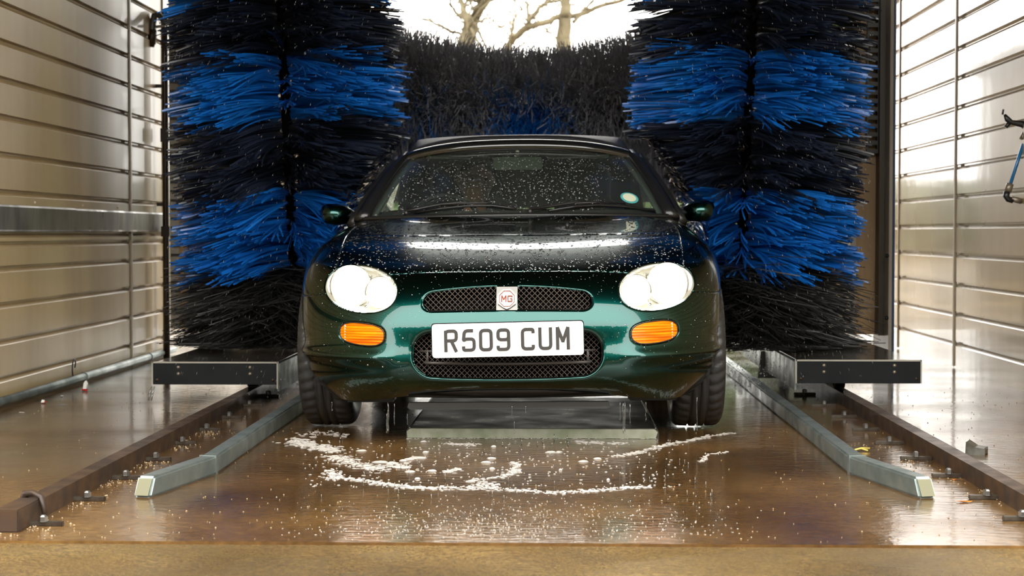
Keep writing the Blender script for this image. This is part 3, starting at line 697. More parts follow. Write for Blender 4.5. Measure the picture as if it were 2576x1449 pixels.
# ---- grilles: diagonal wire lattice set deep in the openings
def lattice(name, fn, x0, x1, z0, z1, yfun, pitch, rad, inset):
    V, Q = [], []
    for sgn in (-1, 1):
        for k in range(-80, 81):
            c0 = k * pitch; run = []
            for t in np.arange(x0, x1, .004):
                z = (z0 + z1) / 2 + sgn * (t - c0)
                inside = z0 < z < z1 and float(fn(np.array(t), np.array(z))) < inset
                if inside: run.append((t, yfun(t, z) + (.0012 if sgn > 0 else -.0012), z))
                if (not inside or t + .004 >= x1) and run:
                    if len(run) > 1:
                        p, q = run[0], run[-1]; n = len(V); a = rad
                        for (x, y, zz) in (p, q):
                            V += [(x - a * .7 * sgn, y, zz + a * .7), (x, y - a, zz), (x + a * .7 * sgn, y, zz - a * .7), (x, y + a, zz)]
                        Q += [(n + i, n + (i + 1) % 4, n + 4 + (i + 1) % 4, n + 4 + i) for i in range(4)]
                    run = []
    o = npobj(name, V, Q, M['mesh'], car, smooth=False); o['kind'] = 'stuff'; return o
lattice('grille_mesh', g_slot, -.288, .288, .468, .558, lambda x, z: ysurf(abs(x), .515) + .032 + .10 * (z - .515), .0190, .0013, .004)
lattice('lower_grille_mesh', g_low, -.32, .32, .243, .41, lambda x, z: ysurf(abs(x) * .8, .33) + .050, .0185, .0013, .004)
b = MB(); b.tube([(x, ysurf(abs(x) * .8, .33) + .047, .293 + .05 * x * x) for x in np.linspace(-.285, .285, 15)], .006, 6); b.tube([(x, ysurf(abs(x) * .8, .33) + .05, .337) for x in np.linspace(-.30, .30, 15)], .0035, 6)
for x in (-.275, .275): b.tube([(x, ysurf(.24, .33) + .05, .34), (x, ysurf(.24, .33) + .05, .285)], .005, 6)
b.build('grille_bar', M['barsteel'], car)
# near-black sheets behind the grilles, the shade of the openings put into colour
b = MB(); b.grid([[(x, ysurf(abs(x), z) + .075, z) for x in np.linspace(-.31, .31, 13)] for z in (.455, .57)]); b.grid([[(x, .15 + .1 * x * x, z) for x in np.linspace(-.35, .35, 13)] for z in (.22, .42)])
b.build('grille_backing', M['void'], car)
# ---- badge
ysl = ysurf(0, .515)
b = MB(); b.prism([(-.036, .478), (.036, .478), (.036, .556), (-.036, .556)], lambda x, z, d: (x, ysl - .004 + .70 * (z - .515) + d, z), 0, .02); bp = b.build('badge_plinth', M['steel'], car, bevel=.002)
def badge_fn(x, z, d): return (x, ysl - .011 + .70 * (z - .515) + d, z)
oct_ = [(.0325 * math.cos(PI / 8 + k * PI / 4), .517 + .0325 * math.sin(PI / 8 + k * PI / 4)) for k in range(8)]
shield = [p for p in oct_ if p[1] > .515] ; shield = sorted(shield, key=lambda p: -p[0]); 
shield = [(.034, .512), (.0325, .529), (.014, .549), (-.014, .549), (-.0325, .529), (-.034, .512), (-.030, .500), (-.010, .486), (0, .482), (.010, .486), (.030, .500)]
b = MB(); b.prism(shield, badge_fn, 0, .009); bg_ = b.build('badge', M['badge'], car, bevel=.001)
def stroke(b, pts, w, fn, d0, d1, closed=False):
    pts = [Vector(p) for p in pts]; m = len(pts)
    for i in range(m if closed else m - 1):
        p, q = pts[i], pts[(i + 1) % m]; dr = (q - p); stroke.k += 1; e_ = -2e-5 * (stroke.k % 40)
        if dr.length < 1e-7: continue
        dr.normalize(); n = Vector((-dr.y, dr.x)) * w / 2
        e0 = dr * (w * .18 if (closed or i > 0) else 0); e1 = dr * (w * .18 if (closed or i < m - 2) else 0)
        b.prism([tuple(p - e0 - n), tuple(q + e1 - n), tuple(q + e1 + n), tuple(p - e0 + n)], fn, d0 + e_, d1)
stroke.k = 0
GL = {'R': [([(0, 0), (0, 1), (1, 1), (1, .5), (0, .5)], .32, False), ([(.52, .5), (1, 0)], 0, False)],
      '5': [([(.93, 1), (.1, 1), (.0, .50), (.22, .57), (1, .57), (1, 0), (0, 0), (0, .20)], .33, False)],
      '0': [([(0, 0), (1, 0), (1, 1), (0, 1)], .36, True)],
      '9': [([(0, .5), (1, .5), (1, 1), (0, 1)], .34, True), ([(1, .75), (1, 0), (0, 0), (0, .19)], .34, False)],
      'C': [([(1, .80), (1, 1), (0, 1), (0, 0), (1, 0), (1, .20)], .36, False)],
      'U': [([(0, 1), (0, 0), (1, 0), (1, 1)], .38, False)],
      'M': [([(0, 0), (0, 1)], 0, False), ([(1, 0), (1, 1)], 0, False), ([(0, 1), (.5, .36), (1, 1)], 0, False)],
      'G': [([(1, .78), (1, 1), (0, 1), (0, 0), (1, 0), (1, .48), (.55, .48)], .1, False)]}
def glyph(ch, x, z, w, h, t, fn, d0, d1):
    b = MB()
    for pts, r, cl in GL[ch]:
        q = [(x + t / 2 + p[0] * (w - t), z + t / 2 + p[1] * (h - t)) for p in pts]
        if r == 0: q = [(x + t / 2 + p[0] * (w - t), z + p[1] * h) for p in pts]
        if ch == 'R' and r: q[0] = (q[0][0], z)
        if ch == 'U': q[0] = (q[0][0], z + h); q[-1] = (q[-1][0], z + h)
        if r: q = fillet(q, r * (w - t), cl, 5)
        if ch == 'R' and r: # keep the square corners at the stem
            q = [(x + t / 2, z), (x + t / 2, z + h - t / 2)] + [p for p in q if p[0] > x + t / 2 + .001] + [(x + t / 2, z + t / 2 + .5 * (h - t))]
        stroke(b, q, t, fn, d0, d1, cl)
    return b
bf = lambda x, z, d: badge_fn(x, z, d - .0012)
stroke.k = 0; b = MB(); o8 = [(.0275 * math.cos(PI / 8 + k * PI / 4), .5165 + .0275 * math.sin(PI / 8 + k * PI / 4)) for k in range(8)]
stroke(b, o8, .0018, bf, 0, .002, True); b.build('badge_rim', M['badgered'], bg_)
glyph('M', -.0195, .506, .018, .021, .0036, bf, 0, .002).build('letter', M['badgered'], bg_)
glyph('G', .0020, .506, .017, .021, .0036, bf, 0, .002).build('letter', M['badgered'], bg_)
# ---- number plate
npl = bpy.data.objects.new('number_plate', None); 
b = MB(); b.prism(fillet([(-.26, -.0575), (.26, -.0575), (.26, .0575), (-.26, .0575)], .012, True, 4), lambda x, z, d: (x, d, z), -.004, .0); bpy.data.objects.remove(npl)
npl = b.build('number_plate', M['plate'], car); npl.location = (.004, -.014, .3815); npl.scale = (.982, 1, .99); npl.rotation_euler = (math.radians(-3), math.radians(-.9), 0)
npl['label'] = 'white number plate with charcoal characters'
b = MB(); b.prism(fillet([(-.263, -.0555), (.263, -.0555), (.263, .0610), (-.263, .0610)], .013, True, 4), lambda x, z, d: (x, d, z), .001, .010); b.build('plate_backing', M['blackwet'], npl)
pf = lambda x, z, d: (x, d, z)
for ch, x in zip('R509CUM', (-.2185, -.1575, -.0985, -.0385, .0455, .1055, .1655)):
    glyph(ch, x, -.0385, .0475, .077, .0112, pf, -.0056, -.0038).build('character', M['ink'], npl)
# ---- chin, underside, wheel arches
b = MB(); b.prism([(-.345, .126), (.345, .126), (.355, .134), (.350, .150), (-.350, .150), (-.355, .134)], lambda x, z, d: (x, .155 + .12 * x * x + d, z), 0, .03); b.build('chin_bar', M['chin'], car, bevel=.004)
b = MB(); b.grid([[(x, y + (.40 * x * x if y < .3 else 0), z) for x in np.linspace(-.52, .52, 11)] for y, z in ((.14, .200), (.16, .178), (.19, .168), (.5, .165), (3.6, .17))]); b.build('undertray', M['black'], car, solid=.01)
for s in (-1, 1):
    b = MB(); b.box(s * .52 - .09, s * .52 + .09, .47, .55, .122, .145); b.build('jacking_plate', M['darksteel'], car, bevel=.006)
    b = MB(); b.tube([(s * .62, .72, .20), (s * .40, .72, .15), (s * .25, .8, .16)], .018, 6); b.build('suspension_arm', M['darksteel'], car)
for wy in (.745, 3.12):
    for s in (-1, 1):
        b = MB(); b.grid([[(s * x, wy + .328 * math.cos(t), .29 + .328 * math.sin(t)) for t in np.linspace(-.45, PI + .1, 22)] for x in (.43, .55, .64)])
        b.add([(s * .43, wy, .29)] + [(s * .43, wy + .328 * math.cos(t), .29 + .328 * math.sin(t)) for t in np.linspace(-.45, PI + .1, 22)], [(0, i, i + 1) for i in range(1, 22)])
        b.build('arch_liner', M['black'], car)
# ---- wheels
def tyre():
    w = .0925; rr = .285
    prof = [(.190, -.080), (.205, -.090), (.235, -w - .004), (.258, -w - .002), (.273, -w + .006), (.281, -w + .016), (rr - .001, -.062), (rr, -.037), (rr - .007, -.034), (rr - .007, -.028), (rr, -.025), (rr, -.006), (rr - .007, -.004), (rr - .007, .004), (rr, .006), (rr, .025), (rr - .007, .028), (rr - .007, .034), (rr, .037), (rr - .001, .062), (.281, w - .016), (.273, w - .006), (.258, w + .002), (.235, w + .004), (.205, .090), (.190, .080)]
    n = 252; rows = []
    for r, h in prof:
        row = []
        for k in range(n + 1):
            rad = r
            if r > .2725:
                ph = (k + int(abs(h) * 60)) % 6
                if ph < 2 and abs(h) > .036: rad -= .006
            t = 2 * PI * k / n; row.append((h, rad * math.cos(t), rad * math.sin(t)))
        rows.append(row)
    b = MB(); b.grid(np.array(rows)); return b
def rim():
    b = MB(); b.lathe([(.196, -.085), (.190, -.09), (.178, -.08), (.172, -.03), (.172, .07), (.196, .08)], 40, 'X', closed=True)
    for k in range(6):
        t = 2 * PI * k / 6; d = Vector((0, math.cos(t), math.sin(t))); n = Vector((0, -math.sin(t), math.cos(t)))
        vs = []
        for r, wd, x in ((.03, .020, .066), (.10, .016, .070), (.178, .026, .060)):
            for sx in (x, x - .025): vs += [d * r + n * wd + Vector((sx, 0, 0)), d * r - n * wd + Vector((sx, 0, 0))]
        b.add(vs, [(0, 1, 5, 4), (4, 5, 9, 8), (2, 6, 7, 3), (6, 10, 11, 7), (0, 4, 6, 2), (4, 8, 10, 6), (1, 3, 7, 5), (5, 7, 11, 9), (0, 2, 3, 1), (8, 9, 11, 10)])
    b.lathe([(0, .078), (.030, .076), (.036, .066), (.036, .03)], 20, 'X'); return b
tw = None
for wy in (.745, 3.12):
    for s in (-1, 1):
        loc = (s * .695, wy, .287 - s * .695 * math.tan(ROLL) + .002)
        if tw is None:
            tw = tyre().build('wheel', M['rubber'], car); tw.location = loc; trm = rim().build('rim', M['steel'], tw); w_ = tw
            bb = MB(); bb.lathe([(.0, .0), (.12, 0), (.13, -.012), (.0, -.012)], 28, 'X', (.01, 0, 0)); tdk = bb.build('brake_disc', M['steel'], tw)
        else:
            w_ = tw.copy(); COL.objects.link(w_); w_.location = loc
            for ch in (trm, tdk): c_ = ch.copy(); COL.objects.link(c_); c_.parent = w_
        w_.rotation_euler = (0, 0, PI if s < 0 else 0)
# ---- windscreen, pillars, header, roof
def base(s_): return Vector((.640 * s_, 1.235 + .23 * s_ * s_, .810 - .006 * s_ * s_))
def top(s_): return Vector((.492 * s_, 1.80 + .11 * s_ * s_, 1.112 - .024 * s_ * s_))
def ws(s_, t, out=0):
    p = base(s_).lerp(top(s_), t); bul = .018 * 4 * t * (1 - t); return p + Vector((0, -bul * .6 - out * .5, bul * .8 + out * .85))
b = MB(); b.grid([[ws(s_, t) for s_ in np.linspace(-1, 1, 41)] for t in np.linspace(0, 1, 15)]); wsc = b.build('windscreen', M['glass'], car)
for s in (-1, 1):
    b = MB()
    ps = [ws(s, t) + Vector((s * .022, .012, .004)) for t in np.linspace(-.03, 1.03, 12)]
    b.tube(ps, [.034 - .008 * i / 11 for i in range(12)], 10, flat=.75)
    b.build('windscreen_pillar', M['blackwet'], car)
    b = MB(); ps = [ws(s, t) + Vector((s * .058, .06, -.01)) for t in np.linspace(-.05, 1.0, 12)]
    b.tube(ps, [.030 - .006 * i / 11 for i in range(12)], 8); b.build('pillar_seal', M['black'], car)
b = MB(); b.tube([ws(s_, .0) + Vector((0, -.012, .002)) for s_ in np.linspace(-1.04, 1.04, 31)], .012, 8); b.build('windscreen_seal', M['black'], car); b = MB(); b.tube([ws(s_, 1.0) + Vector((0, .0, .004)) for s_ in np.linspace(-1.02, 1.02, 31)], .007, 8)
b.build('windscreen_seal', M['black'], car)
def prof_along(path, prof):
    return [[(p.x, p.y + a, p.z + c) for a, c in prof] for p in path]
b = MB(); hp = [top(s_) + Vector((.03 * s_, 0, .008 - .030 * s_ ** 4)) for s_ in np.linspace(-1.05, 1.05, 41)]
b.grid(prof_along(hp, [(-.014, .0), (-.016, .010), (-.012, .022), (.000, .033), (.020, .040), (.045, .043), (.060, .040), (.060, 0)])); b.build('header_rail', M['headerpaint'], car)
b = MB(); rows = []
for y, w, z, side in ((1.885, .520, 1.172, .05), (1.90, .530, 1.182, .06), (1.93, .545, 1.187, .09), (2.05, .575, 1.195, .22), (2.3, .60, 1.195, .30), (2.5, .615, 1.165, .31), (2.66, .625, 1.07, .22), (2.78, .63, .93, .09), (2.84, .63, .87, .01)):
    row = []
    for s_ in np.linspace(-1, 1, 33):
        e = abs(s_); zz = z - (.075 * e ** 3.2 if y < 1.95 else .018 * e ** 2 + .02 * e ** 6) - (side if y > 1.95 else 0) * max(0, (e - .80) / .20) ** 2
        row.append((w * (s_ if e < .8 else math.copysign(.8 + (e - .8) * (.75 + .5 * side), s_)) , y + .06 * s_ * s_ * (1 if y < 2 else .3), zz))
    rows.append(row)
b.grid(np.array(rows)); rows2 = [[(p[0], p[1] + .005, p[2] - .026) for p in rows[0]], rows[0]]; b.grid(np.array(rows2)); b.build('soft_top', M['softtop'], car)
for s in (-1, 1):
    b = MB(); quad = [(.664, 1.52, .805), (.545, 1.95, 1.09), (.56, 2.4, 1.08), (.655, 2.55, .83)]
    b.add([(s * x, y, z) for x, y, z in quad], [(0, 1, 2, 3)]); b.build('side_window', M['sideglass'], car)
# ---- cabin
b = MB(); b.grid([[(x, y + .16 * (x / .6) ** 2, z) for x in np.linspace(-.60, .60, 21)] for y, z in ((1.29, .795), (1.40, .815), (1.55, .835), (1.70, .84), (1.76, .815), (1.78, .70), (1.75, .45))]); b.build('dashboard', M['black'], car)
b = MB(); b.grid([[(x, y, z) for x in (-.66, .66)] for y, z in ((1.5, .25), (2.72, .25), (2.74, .85))]); 
b.build('cabin_floor', M['black'], car)
for x in (-.33, .33):
    b = MB(); rows = []
    for z, w, y in ((.38, .19, 2.33), (.55, .22, 2.36), (.75, .215, 2.42), (.86, .17, 2.45), (.90, .11, 2.455), (.93, .105, 2.455), (1.0, .11, 2.46), (1.05, .095, 2.465), (1.075, .05, 2.475)):
        rows.append([(x + w * math.cos(t) * (1 if abs(math.cos(t)) < .7 else 1), y + (.055 if z < .9 else .04) * math.sin(t), z) for t in np.linspace(0, 2 * PI, 25)])
    b.grid(np.array(rows)); b.box(x - .22, x + .22, 1.85, 2.38, .28, .42); b.build('cabin_seat', M['seat'], car)
b = MB(); b.lathe([(.170, -.012), (.182, 0), (.170, .012), (.160, 0)], 32, 'Y', closed=True)
for t in (.2, PI - .2, 1.5 * PI): b.tube([(0, .02, 0), (.165 * math.cos(t), 0, .165 * math.sin(t))], .014, 6)
b.lathe([(0, -.005), (.05, 0), (.055, .03)], 16, 'Y'); sw = b.build('steering_wheel', M['black'], car); sw.location = (-.33, 1.80, .75); sw.rotation_euler = (math.radians(-20), 0, 0)
b = MB(); b.prism(fillet([(-.11, -.025), (.11, -.025), (.11, .03), (-.11, .03)], .02, True), lambda x, z, d: (x, 1.80 + d, 1.05 + z), 0, .03); b.tube([(0, 1.81, 1.07), (0, 1.78, 1.105)], .008, 6); b.build('rear_view_mirror', M['cabintrim'], car)
for x in (-.27, .27):
    b = MB(); b.box(x - .14, x + .14, 1.86, 1.98, 1.080, 1.094); b.build('sun_visor', M['cabintrim'], car, bevel=.004)
for s in (-1, 1):
    b = MB(); b.tube([ws(s, t) + Vector((-s * .012, .035, -.012)) for t in np.linspace(.02, .98, 10)], .016, 8, flat=.6); b.build('pillar_trim', M['cabintrim'], car)
# tax disc and second disc on the glass
def onglass(s_, t, r, m, name, off):
    b = MB(); c_ = ws(s_, t, off); a_ = (ws(s_ + .01, t, off) - ws(s_ - .01, t, off)).normalized(); e_ = (ws(s_, t + .01, off) - ws(s_, t - .01, off)).normalized()
    b.add([c_] + [c_ + a_ * r * math.cos(k / 24 * 2 * PI) + e_ * r * math.sin(k / 24 * 2 * PI) for k in range(24)], [(0, k + 1, (k + 1) % 24 + 1) for k in range(24)]); return b.build(name, m, car)
o = onglass(.80, .235, .043, M['discb'], 'tax_disc', .002); o['label'] = 'round turquoise tax disc'
o2 = onglass(.80, .235, .032, M['discc'], 'disc_centre', .004); o2.parent = o
# wipers
def wiper(p0, blade, lab):
    b = MB(); h = .016
    pts = [ws(s_, t, .012) for s_, t in blade]
    b.tube(pts, .006, 6); b.tube([p + Vector((0, -.004, .012)) for p in pts[1:-1]], .004, 6)
    for p in pts[1:-1]: b.tube([p, p + Vector((0, -.004, .014))], .004, 5)
    o = b.build('wiper', M['blackwet'], car)
    b = MB(); a_ = ws(p0[0], p0[1], .015); m_ = pts[len(pts) // 2]; b.tube([a_ + Vector((0, -.02, -.005)), a_ + Vector((0, 0, .012)), a_.lerp(m_, .6) + Vector((0, 0, .020)), m_ + Vector((0, -.003, .016))], [.012, .009, .006, .005], 6)
    b.build('wiper_arm', M['black'], o); return o
wiper((-.72, .02), [(-.67, .03), (-.50, .075), (-.33, .10), (-.15, .10), (.0, .06)], '')
wiper((.10, .01), [(.22, .03), (.40, .085), (.56, .105), (.74, .09), (.93, .04)], '')
for x in (-.205, .215):
    b = MB(); b.lathe([(0, .016), (.007, .014), (.009, .004), (.011, 0)], 10, 'Z'); b.tube([(0, .004, .011), (0, .014, .010)], .004, 6); o = b.build('washer_jet', M['black'], car); o.location = (x, 1.06, .766)
# door mirrors
for s in (-1, 1):
    b = MB(); rows = []
    for t, w, h, yy in ((.0, .016, .018, .05), (.1, .030, .030, .03), (.25, .052, .042, .012), (.5, .068, .047, .0), (.75, .066, .046, .008), (.92, .045, .036, .03), (1, .012, .012, .05)):
        cx = .715 + .150 * t
        rows.append([(s * cx, 1.60 + yy + w * math.cos(a_) * (1 if math.cos(a_) < 0 else .8), .832 + h * math.sin(a_) - .008 * (1 - t)) for a_ in np.linspace(0, 2 * PI, 21)])
    b.grid(np.array(rows)); o = b.build('door_mirror', M['paint'], car)
    b = MB(); b.tube([(s * .655, 1.60, .800), (s * .69, 1.62, .815), (s * .745, 1.625, .826)], [.034, .024, .020], 10); b.build('mirror_stalk', M['black'], o)
    b = MB(); b.prism(fillet([(.735, .80), (.845, .80), (.845, .865), (.735, .865)], .02, True), lambda x, z, d: (s * x, 1.655 + d, z), 0, .004); b.build('mirror_glass', M['chrome'], o)
# ---- beads of water on the paint and glass
rnd = np.random.RandomState(5)
ico_v = []; ico_f = []
for lat in (0, .55): 
    for k in range(6): ico_v.append((math.cos(k * PI / 3 + lat) * math.cos(lat * 1.5), math.sin(k * PI / 3 + lat) * math.cos(lat * 1.5), math.sin(lat * 1.5)))
ico_v.append((0, 0, 1)); ico_v = np.array(ico_v)
for k in range(6):
    j = (k + 1) % 6; ico_f += [(k, j, 6 + k), (j, 6 + j, 6 + k), (6 + k, 6 + j, 12)]
ico_f = np.array(ico_f)
def beads(name, pts, nrm, rad, parent, elong=1.0):
    n = len(pts); pts = np.asarray(pts); nrm = np.asarray(nrm); nrm /= np.linalg.norm(nrm, axis=1, keepdims=True)
    t1 = np.cross(nrm, [0, 0, 1.0001]); t1 /= np.linalg.norm(t1, axis=1, keepdims=True) + 1e-9; t2 = np.cross(nrm, t1)
    V = pts[:, None] + rad[:, None, None] * (t1[:, None] * ico_v[None, :, 0:1] + elong * t2[:, None] * ico_v[None, :, 1:2] + .55 * nrm[:, None] * ico_v[None, :, 2:3])
    Fx = ico_f[None] + (np.arange(n) * 13)[:, None, None]
    o = npobj(name, V.reshape(-1, 3), Fx.reshape(-1, 3), M['drop'], parent); o['kind'] = 'stuff'; return o
NV = Nn.reshape(-1, 3)
def pick(tri, n, wz):
    c_ = PV[tri].mean(1); ar = np.linalg.norm(np.cross(PV[tri[:, 1]] - PV[tri[:, 0]], PV[tri[:, 2]] - PV[tri[:, 0]]), axis=1); w = ar * wz(c_); w /= w.sum()
    k = rnd.choice(len(tri), n, p=w); r1 = rnd.rand(n, 1); r2 = rnd.rand(n, 1); sw_ = r1 + r2 > 1; r1[sw_] = 1 - r1[sw_]; r2[sw_] = 1 - r2[sw_]
    t = tri[k]; return PV[t[:, 0]] * (1 - r1 - r2) + PV[t[:, 1]] * r1 + PV[t[:, 2]] * r2, NV[t[:, 0]]
pb, nb = pick(T[isb], 2400, lambda c_: np.where(c_[:, 1] < .9, 1.2, .7))
pf_, nf = pick(T[isf | (rest & (PV[T[:, 0], 1] < 1.2))], 1000, lambda c_: np.where(np.abs(c_[:, 0]) < .75, 1, .15) * np.where(c_[:, 2] > .27, 1, 0))
sm_ = np.where((ON['bonnet'].ravel()) & (np.abs(PV[:, 1]) < 1.2))[0]; sm_ = rnd.choice(sm_, 240)
pts_ = np.concatenate([pb, pf_, PV0[sm_] + rnd.normal(0, .002, (240, 3))]); nr_ = np.concatenate([nb, nf, NV[sm_]])
rad_ = np.concatenate([rnd.lognormal(math.log(.0031), .35, 2400), rnd.lognormal(math.log(.0011), .45, 1000), rnd.uniform(.0015, .003, 240)])
beads('water_beads', pts_, nr_, np.clip(rad_, .0006, .0055), car)
n = 1900; ss = rnd.uniform(-.96, .96, n); tt = rnd.beta(1.1, 1.3, n) * .93 + .05; keep = ~((ss > .62) & (tt < .5)); ss, tt = ss[keep], tt[keep]
gp = np.array([ws(a_, t_, .0005) for a_, t_ in zip(ss, tt)]); gn = np.tile(np.array([0, -.5, .86]), (len(gp), 1))
beads('glass_beads', gp, gn, np.clip(rnd.lognormal(math.log(.0024), .35, len(gp)), .0008, .0050), car, 1.15)
# ------------------------------------------------------------------ the driver
drv = tag(empty('person', (CX - .245, CY + 2.20, .42)), 'person in a dark jacket at the steering wheel behind the wet windscreen', 'person')
def skin_chain(name, verts, edges, rad, m, par, sub=2):
    me = bpy.data.meshes.new(name); me.from_pydata(verts, edges, []); o = bpy.data.objects.new(name, me); COL.objects.link(o); o.parent = par
    md = o.modifiers.new('skin', 'SKIN'); me.skin_vertices.new() if not me.skin_vertices else None
    for i, r in enumerate(rad): me.skin_vertices[0].data[i].radius = (r, r) if not isinstance(r, tuple) else r
    me.skin_vertices[0].data[0].use_root = True
    s_ = o.modifiers.new('sub', 'SUBSURF'); s_.levels = sub; s_.render_levels = sub; me.materials.append(m)
    dg = bpy.context.evaluated_depsgraph_get(); ev = bpy.data.meshes.new_from_object(o.evaluated_get(dg)); o.modifiers.clear(); o.data = ev
    for p in ev.polygons: p.use_smooth = True
    if not ev.materials: ev.materials.append(m)
    return o
vv = [(0, .06, .02), (0, .05, .18), (0, .06, .32), (0, .05, .43), (0, .02, .485), (-.17, .05, .41), (-.21, -.10, .20), (-.19, -.33, .33), (.17, .05, .41), (.21, -.10, .20), (.04, -.34, .33),
      (-.09, -.05, .0), (-.12, -.40, .02), (.09, -.05, .0), (.10, -.40, .02), (-.12, -.62, -.25), (.10, -.62, -.25)]
ee = [(0, 1), (1, 2), (2, 3), (3, 4), (3, 5), (5, 6), (6, 7), (3, 8), (8, 9), (9, 10), (0, 11), (11, 12), (0, 13), (13, 14), (12, 15), (14, 16)]
skin_chain('clothed_body', vv, ee, [(.15, .11), (.15, .11), (.17, .12), (.12, .09), .055, .075, .052, .038, .075, .052, .038, .08, .06, .08, .06, .05, .05], M['jacket'], drv)
# head with face
b = MB(); rows = []
for i in range(33):
    ph = -PI / 2 + PI * i / 32; row = []
    for j in range(49):
        th = 2 * PI * j / 48; x = .076 * math.cos(ph) * math.sin(th); y = -.095 * math.cos(ph) * math.cos(th); z = .118 * math.sin(ph)
        if z < 0: x *= 1 - .25 * (-z / .118) ** 2; y = y * (1 - .1 * (-z / .118)) - (.012 if y < 0 else -.0) * (-z / .118)
        f = max(0, math.cos(th)) * math.cos(ph)
        y -= .026 * math.exp(-(x / .013) ** 2 - ((z + .018) / .022) ** 2) * (f > .2) + .008 * math.exp(-(x / .05) ** 2 - ((z - .028) / .012) ** 2) * (f > .2)
        y += .012 * (math.exp(-((x - .03) / .014) ** 2 - ((z - .008) / .010) ** 2) + math.exp(-((x + .03) / .014) ** 2 - ((z - .008) / .010) ** 2)) * (f > .2)
        y -= .006 * math.exp(-(x / .022) ** 2 - ((z + .058) / .007) ** 2) * (f > .2) - .004 * math.exp(-(x / .024) ** 2 - ((z + .0585) / .002) ** 2) * (f > .2)
        x += math.copysign(.016, x) * math.exp(-(y / .014) ** 2 - ((z + .0) / .026) ** 2) * (abs(x) > .05)
        row.append((x, y, z))
    rows.append(row)
b.grid(np.array(rows)); b.tube([(0, .02, -.17), (0, .012, -.07)], [.058, .052], 14)
hd = b.build('head', M['skin'], drv); hd.location = (.03, -.03, .565); hd.rotation_euler = (0, 0, .25)
b = MB(); rows = []
for i in range(17):
    ph = .12 + (PI / 2 - .12) * i / 16
    rows.append([(.083 * math.cos(ph) * math.sin(th), .012 - .100 * math.cos(ph) * math.cos(th) * (1 if math.cos(th) < .2 else .93), .126 * math.sin(ph) + (.03 if math.cos(th) > .3 else -.03 * (math.cos(th) < -.2)) * math.cos(ph)) for th in np.linspace(0, 2 * PI, 37)])
b.grid(np.array(rows)); b.build('hair', M['hair'], hd)
for s in (-1, 1):
    b = MB(); b.lathe([(.0001, -.011), (.008, -.008), (.011, 0), (.0001, .011)], 12, 'Y', (s * .030, -.078, .008)); b.build('eye', M['eye'], hd)
# hands closed on the wheel rim
for s, wx in ((-1, -.19), (1, .04)):
    b = MB(); w0 = Vector((wx, -.35, .335))
    b.tube([w0, w0 + Vector((0, -.035, .012)), w0 + Vector((0, -.075, .02))], [.026, .038, .036], 10, flat=.5)
    for k in range(4):
        p = w0 + Vector(((k - 1.5) * .019, -.075, .022)); L_ = (.030, .034, .032, .026)[k]
        b.tube([p, p + Vector((0, -L_, .004)), p + Vector((0, -L_ - .008, -.024)), p + Vector((0, -L_ + .016, -.042))], [.0095, .009, .0085, .007], 8)
    p = w0 + Vector((-s * .03, -.03, .008)); b.tube([p, p + Vector((-s * .018, -.03, -.008)), p + Vector((-s * .004, -.055, -.02))], [.011, .010, .008], 8)
    b.build('hand', M['skin'], drv)

